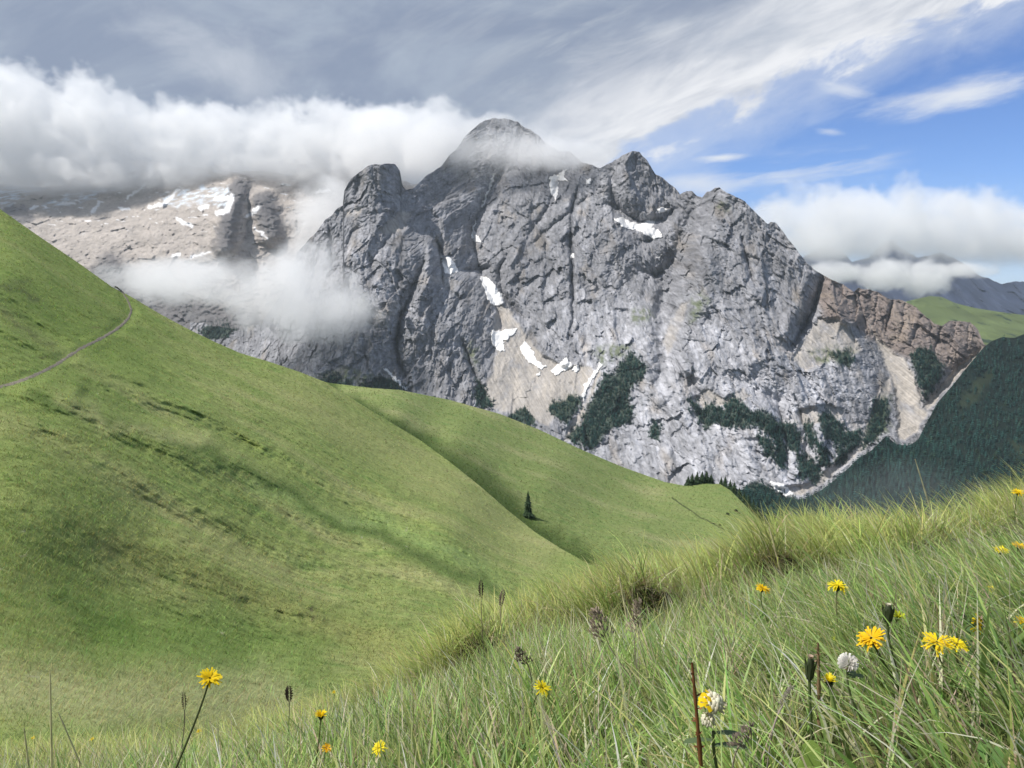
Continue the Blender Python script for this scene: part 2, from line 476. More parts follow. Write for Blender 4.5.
def massif_albedo(px, py, X, Z):
    n1 = fbm(X / 260, Z / 420, 5, 80); n2 = fbm(X / 30, Z / 90, 5, 84); n3 = fbm(X / 12, Z / 12, 3, 88)
    c = np.zeros(px.shape + (3,)) + np.array([.252, .254, .274])
    n4 = fbm(X / 9, Z / 70, 4, 86)
    c = c * (1 + .32 * n1 + .36 * n2 + .24 * n3 + .26 * n4)[..., None]
    c = c * (1 + .02 * sstep(450, 400, px) - .03 * sstep(520, 600, px) * sstep(250, 200, py) + .10 * sstep(690, 740, px))[..., None]
    c = lerp(c, (.12, .125, .14), .5 * sstep(.18, .6, fbm(X / 70 + 5, Z / 200, 4, 92)))                 # dark wet varnish
    c = lerp(c, (.30, .255, .205), .5 * sstep(.1, .6, fbm(X / 90, Z / 160, 4, 91)))            # ochre stains
    ang = -.30 * sstep(400, 520, px) * (1 - sstep(560, 720, px)) + .22 * sstep(700, 900, px)
    xs = (X - 600) * np.cos(ang) + (Z + 100) * np.sin(ang); zs = -(X - 600) * np.sin(ang) + (Z + 100) * np.cos(ang)
    wq = .5 * fbm(X / 50, Z / 80, 3, 3)
    for sx, sz, sd_, kk, kc in ((74, 120, 61, .13, .18), (27, 46, 63, .13, .22), (13, 20, 65, .15, .18)):                # slabs of differing tone, darker cracks between
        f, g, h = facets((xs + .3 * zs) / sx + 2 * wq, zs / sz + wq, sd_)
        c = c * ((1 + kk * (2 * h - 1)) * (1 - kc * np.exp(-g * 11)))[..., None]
    low = sstep(300, 350, py - .25 * (px - 700)) * sstep(520, 600, px) * (1 - sstep(840, 880, px))   # paler slabs at the foot
    c = c * (1 + .42 * low * (1 + .6 * n2))[..., None]
    qx, qy = wobble(px, py, 5, 16)
    brown = sstep(-5, 5, inpoly(qx, qy, [(822, 274), (1015, 250), (1015, 380), (960, 372), (915, 362), (890, 352), (872, 340), (850, 322), (822, 320), (818, 300)]))
    bc = np.array([.205, .172, .158]) * (1 + .5 * n2 + .25 * n3)[..., None]
    bc = lerp(bc, (.30, .245, .20), .7 * sstep(0, .7, fbm(X / 60, Z / 60, 4, 95) + .35 * sstep(-6, 6, inpoly(qx, qy, [(890, 300), (918, 308), (912, 330), (895, 345), (880, 330)]))))
    c = c + (bc - c) * brown[..., None]
    sc = MSOFT(px, py)
    sc = sc * (1. + .6 * fbm(X / 40, Z / 120, 4, 97)) * (.35 + .65 * sstep(-.5, -.08, fbm(X / 55, Z / 75, 4, 94)))
    c = lerp(c, (.40, .365, .325), np.clip(sc, 0, 1) * .92)
    c = c * (1 + .50 * sc * fbm(X / 9 + Z / 14, Z / 110 - X / 200, 4, 98) + .22 * sc * fbm(X / 60, Z / 90, 3, 93))[..., None]
    qx, qy = wobble(px, py, 5, 9)
    for poly in MOSS:
        c = lerp(c, (.10, .125, .05), .8 * sstep(-3, 5, inpoly(qx, qy, poly)) * sstep(-.4, .4, fbm(X / 24, Z / 24, 4, 99)))
    for poly in WOODS:
        c = lerp(c, (.03, .05, .032), .9 * sstep(-1.5, 1.5, inpoly(qx, qy, poly)))
    for pts, w in (([(330, 222), (331, 268)], 2), ([(577, 190), (571, 230), (572, 320), (568, 342)], 1.6), ([(400, 318), (396, 345)], 3), ([(812, 300), (797, 343)], 3.5)):   # dark lines along cracks; the right-hand corner's shade is painted in
        d, _, _ = dline(qx, py, pts); c = lerp(c, (.07, .075, .09), .7 * np.exp(-(d / w) ** 2))
    return np.clip(c, .015, .8)


rock_mat = attr_mat("limestone", .92, .05, .18, (.11, 5., .85), spec=.15)
massif = Sheet(MTOP, MBOT, mdepth, .72, 600, mrelief, jag=1.5, seed=5)
_X, _, _Z = at(massif.PX, massif.PY, massif.Y)
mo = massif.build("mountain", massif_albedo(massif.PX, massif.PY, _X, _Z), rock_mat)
tag(mo, "grey limestone massif with steep broken faces above the green slopes", "mountain", kind="structure")

# ------------------------------------------------------------------ glacier slope behind, left
GTOP = [(-170, 158), (-110, 150), (-60, 160), (0, 166), (40, 158), (90, 166), (140, 160), (185, 168), (215, 166), (238, 172), (262, 170), (290, 176), (318, 168), (340, 174), (370, 170), (400, 180), (430, 188)]
GBOT = [(-170, 330), (0, 330), (120, 350), (230, 380), (430, 420)]
gdepth = TPS([(-150, 330, 4600), (100, 310, 4800), (250, 330, 4550), (400, 400, 4400), (-150, 190, 6300), (0, 215, 5700), (100, 200, 6000), (300, 190, 5800), (420, 200, 5600), (100, 240, 5300), (250, 250, 5100), (200, 290, 4750),
              (100, 132, 7300), (-150, 130, 7300), (300, 140, 6600), (420, 150, 6300), (225, 245, 5000), (240, 190, 5550)], 2e-3)
GLINES = [([(238, 186), (232, 205), (226, 222), (224, 246)], 11, -170, 0), ([(262, 200), (266, 214), (270, 232)], 12, -120, 0), ([(246, 195), (250, 215), (246, 240)], 5, 60, 1), ([(312, 178), (318, 196)], 14, -110, 0), ([(340, 184), (335, 200)], 9, -60, 0),
          ([(104, 268), (112, 280), (120, 300)], 12, -40, 0), ([(150, 240), (160, 256), (176, 268)], 10, -30, 0)]


def grelief(px, py, X, Y, Z):
    r = np.zeros(px.shape)
    for pts, w, amp, sharp in GLINES:
        wob = 3 * fbm(px / 9, py / 9, 3, 140)
        d, s, t = dline(px + wob, py + wob * .6, pts); d = d / w
        r += amp * (np.exp(-d * 1.6) if sharp else np.exp(-d ** 3 * .9))
    ice = gice(px, py)
    k = 1 - .9 * ice
    u = X + .6 * Z
    r += -34 * k * ridged(u / 420, Z / 260, 4, 121) - 12 * k * ridged((X - Z) / 150, Z / 90, 4, 125)
    f, g, h = facets(u / 110, Z / 70, 131); r += 20 * k * f
    f, g, h = facets(X / 45, Z / 34, 133); r += 10 * k * f
    f, g, h = facets(X / 20, Z / 16, 134); r += 6 * k * f
    r += 8 * k * fbm(X / 20, Z / 20, 3, 135)
    return r


GICE = [[(-170, 195), (10, 205), (40, 190), (75, 184), (110, 182), (140, 178), (250, 172), (250, 120), (-170, 120)], [(160, 196), (190, 188), (228, 186), (232, 196), (226, 212), (212, 204), (180, 206), (165, 205)], [(40, 204), (90, 188), (120, 186), (90, 200), (50, 210)]]


def gice(px, py):
    qx, qy = wobble(px, py, 6, 12, 150)
    m = np.zeros(px.shape)
    for p in GICE: m = np.maximum(m, sstep(-2, 3, inpoly(qx, qy, p)))
    return m


gl = Sheet(GTOP, GBOT, gdepth, .9, 300, grelief, jag=1.5, seed=21)
gX, _, gZ = at(gl.PX, gl.PY, gl.Y)
c = np.zeros(gl.PX.shape + (3,)) + np.array([.36, .325, .298])
c = c * (1 + .30 * fbm(gX / 200, gZ / 70, 5, 160) + .22 * fbm(gX / 35, gZ / 25, 4, 164))[..., None]
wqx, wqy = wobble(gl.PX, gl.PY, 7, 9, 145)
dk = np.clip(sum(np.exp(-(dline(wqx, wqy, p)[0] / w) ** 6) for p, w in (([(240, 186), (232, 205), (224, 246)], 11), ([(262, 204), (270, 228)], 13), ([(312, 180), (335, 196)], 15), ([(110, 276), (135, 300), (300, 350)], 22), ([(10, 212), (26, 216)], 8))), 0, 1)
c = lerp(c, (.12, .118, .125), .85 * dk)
ice = gice(gl.PX, gl.PY)
c = lerp(c, (.56, .62, .69), ice * sstep(-.25, .35, fbm((gX + gZ) / 90, (gZ - .25 * gX) / 26, 4, 170)))
# thin snow left in the hollows
sn = sstep(.33, .45, fbm(gX / 90 + gZ / 60, gZ / 28, 4, 175)) * sstep(245, 212, gl.PY) * (1 - dk)
qx, qy = wobble(gl.PX, gl.PY, 3, 6, 180)
for pts, w in (([(128, 198), (136, 192), (146, 183)], 1.5), ([(150, 207), (164, 204), (178, 190)], 1.9), ([(92, 212), (98, 206), (99, 202)], 1.6), ([(120, 208), (130, 209)], 1.6), ([(178, 219), (186, 224), (192, 226)], 1.8),
               ([(200, 208), (208, 206)], 2.2), ([(232, 196), (228, 210), (218, 213)], 2.8), ([(216, 198), (226, 198)], 2.5), ([(172, 256), (180, 254)], 1.4), ([(248, 216), (258, 208)], 2.2), ([(255, 228), (268, 238)], 1.), ([(318, 192), (328, 190)], 2.),
               ([(60, 204), (75, 203)], 1.2), ([(30, 208), (38, 206)], 1.4), ([(190, 258), (210, 252)], 1.)):
    sn = np.maximum(sn, sstep(w + .7, w - .7, dline(qx, qy, pts)[0]))
c = lerp(c, (.70, .70, .71), np.clip(sn, 0, 1))
go = gl.build("glacier_slope", np.clip(c, .02, .85), rock_mat)
tag(go, "tan rocky mountainside with strips of glacier ice and snow under the cloud", "mountain", kind="structure")

# ------------------------------------------------------------------ snow fields lying in the gullies
snow_mat = attr_mat("old_snow", .6, .03, .10, (.05, 3., .4), spec=.3)
SNOWS = [
    ([(481, 277), (488, 279), (494, 284), (500, 293), (503, 302), (497, 305), (491, 303), (485, 291)], "long snow tongue filling the narrow central gully below the dark overhang"),
    ([(441, 255), (449, 257), (455, 264), (458, 271), (451, 274), (446, 273)], "small wedge of snow beside the rock pillar left of the central gully"),
    ([(492, 330), (500, 332), (507, 330), (517, 329), (511, 337), (504, 341), (505, 350), (498, 350), (493, 343)], "forked snow patch below the long tongue in the central gully"),
    ([(520, 349), (526, 343), (533, 351), (537, 360), (546, 366), (538, 368), (528, 361)], "slanting snow patch on the scree above the small round one"),
    ([(552, 370), (556, 366), (566, 358), (572, 366), (566, 370), (556, 376)], "bright snow patch under the cliff on the upper scree"),
    ([(571, 371), (577, 364), (580, 366), (577, 372)], "tiny snow scrap right of the bright patch under the cliff"),
    ([(594, 372), (599, 364), (602, 367), (593, 380), (588, 388), (585, 400), (582, 396), (585, 384)], "thin snow strip along the right edge of the scree bowl"),
    ([(616, 219), (624, 218), (632, 222), (640, 224), (649, 220), (653, 222), (652, 227), (659, 231), (660, 236), (652, 238), (645, 234), (636, 230), (625, 228)], "broad snow field in the hanging hollow below the rounded summit"),
    ([(657, 208), (663, 207), (669, 210), (659, 213)], "little snow strip above the broad hanging snow field"),
    ([(550, 177), (560, 174), (566, 169), (564, 177), (568, 182), (558, 181), (559, 190), (556, 199), (551, 190)], "crooked snow patch near the cloudy summit ridge"),
    ([(492, 176), (495, 175), (492, 186), (488, 195), (484, 206), (481, 207), (484, 199)], "thin steep snow ribbon below the cloud veiled summit"),
    ([(475, 221), (477, 222), (475, 230), (479, 238), (485, 242), (476, 241), (471, 236)], "hooked snow scrap under the thin steep ribbon"),
    ([(536, 373), (540, 372), (541, 375), (536, 376)], "small round snow spot in the middle of the scree"),
    ([(656, 257), (661, 255), (660, 261)], "tiny snow dot under the broad hanging snow field"),
    ([(570, 254), (574, 252), (574, 258), (571, 258)], "tiny snow dot in the long straight crack"),
    ([(384, 369), (387, 369), (398, 379), (408, 389), (404, 389), (394, 380)], "straight pale snow line slanting down just above the green hill"),
    ([(586, 179), (591, 178), (591, 184), (586, 184)], "tiny snow scrap between the two highest summits"),
    ([(770, 482), (782, 484), (794, 493), (786, 496), (775, 490)], "low avalanche snow remnant at the mountain's wooded foot"),
]
for poly, lab in SNOWS:
    a = np.array(poly, float); a = a.mean(0) + (a - a.mean(0)) * 1.14; poly = [tuple(v) for v in a]; x0, y0 = a.min(0) - 2; x1, y1 = a.max(0) + 2
    st = max(.25, min(.4, (x1 - x0) / 24))
    gx, gy = np.meshgrid(np.arange(x0, x1, st), np.arange(y0, y1, st))
    qx, qy = wobble(gx, gy, 2.6, 4.5, 190)
    sd = inpoly(qx, qy, poly)
    Yb = massif.sample(gx, gy)
    for _ in range(6):
        Yb[1:-1, 1:-1] = (Yb[1:-1, 1:-1] * 2 + Yb[:-2, 1:-1] + Yb[2:, 1:-1] + Yb[1:-1, :-2] + Yb[1:-1, 2:]) / 6
    Yb = Yb - 7 + 14 * sstep(.9, -.4, sd) + 2.5 * fbm(gx / 3, gy / 3, 3, 33)
    keep = sd > -.45
    F = grid_faces(*gx.shape); F = F[keep.ravel()[F].all(1)]
    if not len(F): continue
    used, inv = np.unique(F, return_inverse=True)
    X, Y, Z = at(gx.ravel()[used], gy.ravel()[used], Yb.ravel()[used])
    cen = np.array([X.mean(), Y.mean(), Z.mean()])
    dirt = sstep(1.1, -.4, sd.ravel()[used] + 1.0 * fbm(gx.ravel()[used] / 2.2, gy.ravel()[used] / 2.2, 3, 195)) * .8
    sc_ = lerp(np.zeros((len(used), 3)) + np.array([.74, .735, .73]), (.42, .38, .34), dirt)
    o = mesh_obj("snow_patch", np.stack([X, Y, Z], 1) - cen, inv.reshape(-1, 4), snow_mat, col=sc_)
    o.location = cen
    tag(o, lab, "snow patch", "snow patches on the grey massif")
# ------------------------------------------------------------------ wooded valley side, alp and far ranges on the right
veg_mat = attr_mat("meadow_soil", .95, .8, .2, (.6, .5, .5), spec=.1)
fdepth = TPS([(700, 520, 2500), (740, 486, 2640), (785, 500, 2560), (830, 480, 2680), (860, 450, 2850), (890, 445, 2960), (915, 438, 3000), (930, 410, 3060), (950, 385, 3150), (984, 344, 3400), (1024, 335, 3500), (1150, 318, 3600),
              (800, 560, 2200), (900, 500, 2500), (1000, 520, 2200), (1000, 420, 2900), (1150, 420, 2700), (1150, 540, 1900), (920, 560, 2050), (960, 450, 2750)], 2e-3)
FTOP = [(700, 500), (728, 488), (745, 490), (765, 492), (785, 501), (805, 499), (822, 490), (842, 474), (858, 459), (872, 450), (886, 436), (896, 444), (908, 446), (918, 440), (926, 424), (938, 402), (952, 386), (968, 366), (984, 347), (992, 341), (1002, 337), (1014, 338), (1024, 334), (1060, 326), (1160, 316)]
FBOT = [(700, 600), (1160, 600)]
fs = Sheet(FTOP, FBOT, fdepth, 1.1, 220, lambda px, py, X, Y, Z: -45 * ridged((X + .4 * Z) / 420, (Z - .3 * X) / 800, 3, 210) - 12 * fbm(X / 60, Z / 60, 4, 215))
X, _, Z = at(fs.PX, fs.PY, fs.Y)
c = np.zeros(fs.PX.shape + (3,)) + np.array([.009, .017, .014])
c = c * (1 + .3 * fbm(X / 100, Z / 100, 4, 220))[..., None]
qx, qy = wobble(fs.PX, fs.PY, 7, 14, 222)
fclear = np.zeros(fs.PX.shape)
for poly in ([(958, 402), (972, 384), (982, 372), (996, 372), (988, 388), (972, 404), (962, 412)], [(1004, 436), (1024, 444), (1060, 450), (1060, 462), (1020, 458)]):
    fclear = np.maximum(fclear, sstep(-3, 4, inpoly(qx, qy, poly)))
c = lerp(c, (.06, .075, .035), .25 * fclear)
fo = fs.build("valley_slope", c, veg_mat, back=((.01, -.02), (.04, -.12), (.1, -.4)))
tag(fo, kind="structure")

adepth = TPS([(880, 320, 5200), (930, 297, 5900), (1024, 316, 5600), (1150, 322, 5600), (950, 345, 4700), (1024, 345, 4700), (1150, 345, 4700), (880, 345, 4800)], 1e-3)
al = Sheet([(870, 312), (900, 303), (916, 299), (930, 296), (942, 297), (955, 303), (975, 308), (1000, 312), (1024, 315), (1160, 322)], [(870, 352), (1160, 352)], adepth, 1.2, 70,
           lambda px, py, X, Y, Z: -90 * ridged(X / 500, Z / 200, 3, 230) - 25 * fbm(X / 120, Z / 60, 4, 235))
X, _, Z = at(al.PX, al.PY, al.Y)
c = np.zeros(al.PX.shape + (3,)) + np.array([.095, .125, .05])
c = c * (1 + .45 * fbm(X / 260, Z / 70, 4, 240))[..., None]
c = lerp(c, (.03, .05, .03), sstep(.15, .3, fbm(X / 90, Z / 40, 4, 244) + .5 * sstep(333, 345, al.PY) - .15))
tag(al.build("alp", c, veg_mat), kind="structure")

rdepth = TPS([(780, 300, 9000), (830, 255, 9600), (900, 250, 9500), (1024, 275, 9800), (1160, 270, 9800), (860, 340, 7600), (1024, 340, 7600), (1160, 340, 7600), (900, 300, 8200)], 1e-3)
fr = Sheet([(760, 292), (790, 268), (812, 252), (828, 246), (842, 252), (852, 262), (868, 258), (880, 245), (892, 240), (905, 250), (918, 258), (940, 252), (962, 262), (980, 276), (1000, 283), (1024, 282), (1060, 274), (1100, 276), (1160, 270)], [(760, 350), (1160, 350)], rdepth, 1.2, 110,
           lambda px, py, X, Y, Z: -160 * ridged((X + .3 * Z) / 700, Z / 900, 5, 250) + 60 * facets(X / 160, Z / 200, 255)[0], jag=1.2, seed=9)
X, _, Z = at(fr.PX, fr.PY, fr.Y)
c = np.zeros(fr.PX.shape + (3,)) + np.array([.045, .058, .095])
c = c * (1 + .5 * fbm(X / 200, Z / 200, 4, 260))[..., None]
tag(fr.build("mountain", c, rock_mat), "dark distant range half hidden by the low cloud on the right", "mountain", kind="structure")

# valley floor out to the horizon
gm = np.linspace(-60000, 60000, 25)
gx, gy = np.meshgrid(gm, gm)
gz = -1900 + 120 * fbm(gx / 9000, gy / 9000, 3, 270)
tag(mesh_obj("ground", np.stack([gx.ravel(), gy.ravel(), gz.ravel()], 1), grid_faces(25, 25), veg_mat, col=np.zeros((625, 3)) + np.array([.05, .07, .035])), kind="structure")

# ------------------------------------------------------------------ grassy spur in the middle distance
STOP = [(230, 372), (300, 376), (330, 383), (372, 388), (400, 390), (450, 400), (500, 414), (540, 430), (580, 449), (620, 466), (645, 475), (665, 482), (686, 486), (702, 483), (720, 484), (730, 490), (742, 502), (755, 515), (772, 535), (800, 575)]
SBOT = [(230, 384), (300, 392), (330, 402), (420, 458), (510, 530), (610, 594), (700, 645), (800, 690)]
sdepth = TPS([(230, 372, 520), (330, 383, 560), (450, 400, 620), (540, 430, 640), (645, 475, 640), (700, 483, 620), (755, 515, 520), (800, 575, 400), (330, 400, 470), (420, 440, 400), (520, 520, 310), (610, 570, 260), (460, 430, 470), (550, 480, 430), (640, 530, 380),
              (700, 520, 470), (700, 570, 300), (740, 560, 330), (600, 640, 180), (480, 460, 400), (400, 415, 440), (560, 520, 340), (500, 580, 200), (800, 680, 160), (250, 420, 330)], 1e-3)


def srelief(px, py, X, Y, Z):
    r = np.zeros(px.shape)
    for pts, w, amp in (([(330, 390), (380, 425), (430, 462), (480, 500), (520, 528), (570, 560), (620, 590)], 16, 10), ([(500, 470), (560, 510), (610, 545)], 14, 4), ([(640, 505), (700, 530), (740, 545)], 9, 3), ([(560, 450), (620, 480), (670, 500)], 14, -4)):
        d, s, t = dline(px, py, pts); r += amp * np.exp(-(d / w) ** 2)
    r += 4 * fbm(X / 60, Y / 45, 4, 300) + 1.3 * fbm(X / 14, Y / 9, 4, 305)
    return r


def grass_albedo(px, py, X, Z, s, sc=1.):
    n1 = fbm(X / (40 * sc), Z / (16 * sc), 4, s); n2 = fbm(X / (6 * sc), Z / (3 * sc), 5, s + 5); n3 = fbm(X / (1.6 * sc), Z / (1.0 * sc), 3, s + 11)
    c = np.zeros(px.shape + (3,)) + np.array([.150, .200, .058])
    c = lerp(c, (.225, .245, .098), .8 * sstep(-.1, .6, n1))
    c = lerp(c, (.080, .140, .034), .7 * sstep(.0, .55, n2 - .25 * n1))
    c = c * (1 + .38 * n3 + .18 * n2)[..., None]
    return c


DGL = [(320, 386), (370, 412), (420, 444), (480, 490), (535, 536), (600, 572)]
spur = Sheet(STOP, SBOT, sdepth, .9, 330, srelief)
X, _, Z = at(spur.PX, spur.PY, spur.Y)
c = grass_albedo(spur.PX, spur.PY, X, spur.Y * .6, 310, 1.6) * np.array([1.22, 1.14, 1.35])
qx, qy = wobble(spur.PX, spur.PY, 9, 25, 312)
gully_shade = sstep(34, 2, dline(qx, qy, DGL)[0] * np.interp(spur.PX, [340, 480, 600], [2.4, .9, 1.5]))
c = lerp(c, (.045, .075, .018), .92 * gully_shade)  # shade of the steep gully side, painted into the grass colour
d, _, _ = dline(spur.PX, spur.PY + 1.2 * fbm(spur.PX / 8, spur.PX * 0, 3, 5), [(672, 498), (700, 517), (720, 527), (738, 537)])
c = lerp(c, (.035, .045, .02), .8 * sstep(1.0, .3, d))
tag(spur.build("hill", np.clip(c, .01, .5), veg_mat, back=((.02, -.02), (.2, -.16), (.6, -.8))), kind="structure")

# ------------------------------------------------------------------ the long hillside on the left
LTOP = [(-190, 60), (-120, 110), (-60, 160), (0, 209), (40, 237), (80, 264), (112, 287), (130, 296), (160, 314), (190, 330), (215, 342), (240, 353), (270, 362), (300, 372), (325, 382), (345, 394), (370, 410), (395, 425), (420, 440), (450, 462), (480, 486), (510, 512), (535, 532), (560, 548), (585, 562), (610, 574), (640, 590), (700, 625)]
LBOT = [(-190, 800), (700, 800)]
ldepth = TPS([(-190, 60, 215), (-150, 90, 212),(-100,140,210), (0, 209, 208), (60,250,207), (130, 296, 208), (240, 353, 214), (330, 385, 225), (420, 440, 222), (520, 520, 190), (610, 574, 152), (700, 625, 125),
 (-150, 385, 84), (0, 290, 140), (0, 385, 88), (100, 400, 104), (200, 430, 118), (300, 460, 138), (450, 530, 135), (0, 500, 50), (150, 520, 68), (300, 560, 82), (450, 590, 90), (550, 610, 96), (-150, 560, 36),
 (0, 620, 29), (100, 640, 33), (250, 640, 48), (350, 640, 58), (450, 640, 62), (600, 650, 72), (0, 700, 15), (100, 720, 13.5), (200, 700, 24), (300, 700, 32), (0, 775, 7.5), (200, 775, 8.5), (400, 760, 19), (600, 760, 38), (-150, 770, 7), (700, 780, 40)], 5e-4, 150.)
LL = [([(30, 388), (100, 412), (140, 430), (200, 448), (260, 472), (320, 505), (380, 540), (450, 578), (520, 605)], 14, -4.5), ([(90, 396), (150, 416), (210, 430), (262, 460), (320, 496), (370, 526), (430, 556), (520, 598)], 11, 6.5),
      ([(0, 300), (40, 330), (70, 352)], 10, 2.0), ([(10, 250), (60, 290), (110, 330)], 12, -2.2), ([(240, 480), (300, 500), (380, 522), (460, 560)], 9, 2.5), ([(210, 400), (300, 440), (400, 500), (500, 560)], 12, -2.6), ([(160, 380), (250, 420), (350, 480), (440, 540)], 9, 2.6),
      ([(180, 540), (280, 590), (400, 630), (480, 650)], 14, -2.0), ([(60, 560), (160, 610), (260, 655), (300, 665)], 26, 1.8), ([(330, 392), (420, 446), (520, 524), (600, 574)], 10, 1.5), ([(40, 440), (120, 490), (240, 545), (330, 590)], 12, 1.8), ([(0, 470), (100, 530), (220, 580), (330, 612)], 14, -1.6)]
PATHLINE = [(-60, 398), (-20, 393), (0, 387), (14, 383), (26, 379), (40, 373), (54, 366), (66, 358), (78, 350), (90, 344), (102, 338), (114, 331), (122, 325), (128, 319), (131, 313), (131, 308), (128, 301), (124, 294), (119, 289), (115, 286)]


def lrelief(px, py, X, Y, Z):
    k = np.clip(Y / 60., .12, 2.2)
    r = np.zeros(px.shape)
    for pts, w, amp in LL:
        wob = 5 * fbm(px / 40, py / 40, 3, 330)
        d, s, t = dline(px + wob, py + wob, pts); r += .95 * amp * np.exp(-(d / w) ** 2) * np.sin(np.pi * np.clip(t * .9 + .08, 0, 1)) ** .5
    u = X * .8 - Z * .6
    d = dline(px, py, PATHLINE)[0]
    near = sstep(3, 12, d)
    ac = X * .75 + Z * .66
    r += k * near * (1.6 * fbm(Y / 18, ac / 9, 4, 340) + sstep(240, 60, Y) * (.75 * fbm(Y / 5, ac / 2.6, 4, 345) + .36 * fbm(X / 1.6, Z / 1.0, 3, 350)))
    tr = Z + .35 * X + 2.2 * fbm(X / 18, Y / 30, 3, 356)
    r += .12 * k * near * np.abs((tr / 2.6) % 1 - .5) * sstep(-.1, .4, fbm(X / 30, Y / 40, 2, 358))         # cattle terracettes
    r += .6 * sstep(9, 0, d)                                   # the path is cut into the slope
    return r


hill = Sheet(LTOP, LBOT, ldepth, 1.0, 560, lrelief)
X, _, Z = at(hill.PX, hill.PY, hill.Y)


def hill_albedo(px, py, X, Z, Y):
    c = grass_albedo(px, py, Y * 2.2, X * .75 + Z * .66, 360, .9)
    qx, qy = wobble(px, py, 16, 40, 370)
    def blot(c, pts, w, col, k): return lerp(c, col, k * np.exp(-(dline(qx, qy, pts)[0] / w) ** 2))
    c = blot(c, [(0, 300), (60, 330), (110, 350)], 60, (.105, .165, .036), .6)                     # darker green upper bank
    c = blot(c, [(0, 420), (60, 470), (60, 560)], 60, (.12, .17, .045), .4)
    c = blot(c, [(110, 640), (220, 640), (300, 650)], 34, (.095, .165, .034), .65)                   # rank grass in the bowl
    c = blot(c, [(110, 545), (200, 575), (330, 625), (400, 650)], 18, (.17, .18, .062), .5)        # browner tussock band
    c = blot(c, [(60, 600), (130, 630)], 14, (.06, .12, .022), .5)
    c = blot(c, [(250, 486), (320, 512), (400, 530), (470, 560), (500, 588)], 9, (.16, .235, .075), .55)   # wet green runnel
    c = blot(c, [(40, 400), (140, 426), (250, 468), (330, 520), (430, 560), (510, 594)], 7, (.07, .115, .028), .85)  # hollow of the fold, its shade put into the albedo
    c = blot(c, [(60, 395), (110, 425), (200, 440)], 8, (.24, .26, .11), .5)  # light crest of the fold, brightened in the albedo
    c = blot(c, [(0, 690), (80, 700), (180, 700), (280, 700)], 30, (.225, .255, .11), .85)
    c = blot(c, [(300, 400), (420, 470), (540, 545)], 22, (.21, .235, .09), .5)
    c = blot(c, [(0, 285), (20, 291), (34, 300)], 3, (.05, .06, .03), .5)
    c = blot(c, [(6, 316), (30, 330), (50, 345)], 3, (.06, .07, .03), .4)
    c = blot(c, [(14, 282), (26, 282)], 3, (.05, .06, .03), .4)
    sp = sstep(.42, .55, fbm(X / 1.4, Z / .8, 3, 380)) * sstep(.05, .5, fbm(X / 14, Z / 6, 3, 384))
    c = lerp(c, (.10, .095, .045), .7 * sp)                                                         # brown seed heads
    st = sstep(.60, .66, fbm(X / .9, Z / .6, 2, 388)) * sstep(.1, .5, fbm(X / 12, Z / 8, 3, 392))
    c = lerp(c, (.32, .32, .22), .8 * st)
    return np.clip(c * np.array([1.36, 1.26, 1.38]), .01, .55)


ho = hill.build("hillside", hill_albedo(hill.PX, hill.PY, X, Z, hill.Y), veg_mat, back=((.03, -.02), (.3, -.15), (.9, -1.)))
tag(ho, kind="structure")

# trodden path across the hillside
pp = np.array(PATHLINE, float)
tt = np.linspace(0, len(pp) - 1, 300)
cx = np.interp(tt, np.arange(len(pp)), pp[:, 0]); cy = np.interp(tt, np.arange(len(pp)), pp[:, 1])
for _ in range(40):
    cx[1:-1] = (cx[:-2] + cx[2:] + 2 * cx[1:-1]) / 4; cy[1:-1] = (cy[:-2] + cy[2:] + 2 * cy[1:-1]) / 4
cx += 1.0 * fbm(tt * 2., tt * 0, 3, 400); cy += .8 * fbm(tt * 2., tt * 0 + 9, 3, 402)
wd = np.interp(tt, [0, len(pp) * .6, len(pp) - 1], [1.9, 1.7, .6]) * (1 + .7 * fbm(tt * 2.5, tt * 0, 4, 404))
nx, ny = -np.gradient(cy), np.gradient(cx); L = np.hypot(nx, ny); nx /= L; ny /= L
V = []; Cc = []
for k, q in enumerate((-1, -.6, -.2, .2, .6, 1)):
    wq = wd * (1 + .6 * fbm(tt * 5, tt * 0 + 7 * q, 3, 409))
    a = cx + nx * wq * q; b = cy + ny * wq * q
    Yp = hill.sample(a, b) * (.9988 if abs(q) < .7 else 1.001)
    V.append(np.stack(at(a, b, Yp), 1)); Cc.append(np.zeros((300, 3)) + np.array([.20, .18, .14]) * (1 + .7 * fbm(tt * 9, tt * 0 + q * 5, 3, 406))[:, None])
po = mesh_obj("path", np.concatenate(V), grid_faces(6, 300), veg_mat, col=np.concatenate(Cc))
tag(po, "narrow grey trodden footpath curving across the green hillside", "path", kind="structure")
# ------------------------------------------------------------------ clouds lying on the mountains: real volumes
def cloud_mat(name, dens, aniso=.1):
    m, nt, out = material(name)
    v = nt.node("ShaderNodeVolumePrincipled", {"Color": (.995, .997, 1., 1), "Density": dens, "Anisotropy": aniso})
    nt.put(out.inputs["Volume"], v.outputs[0])
    return m


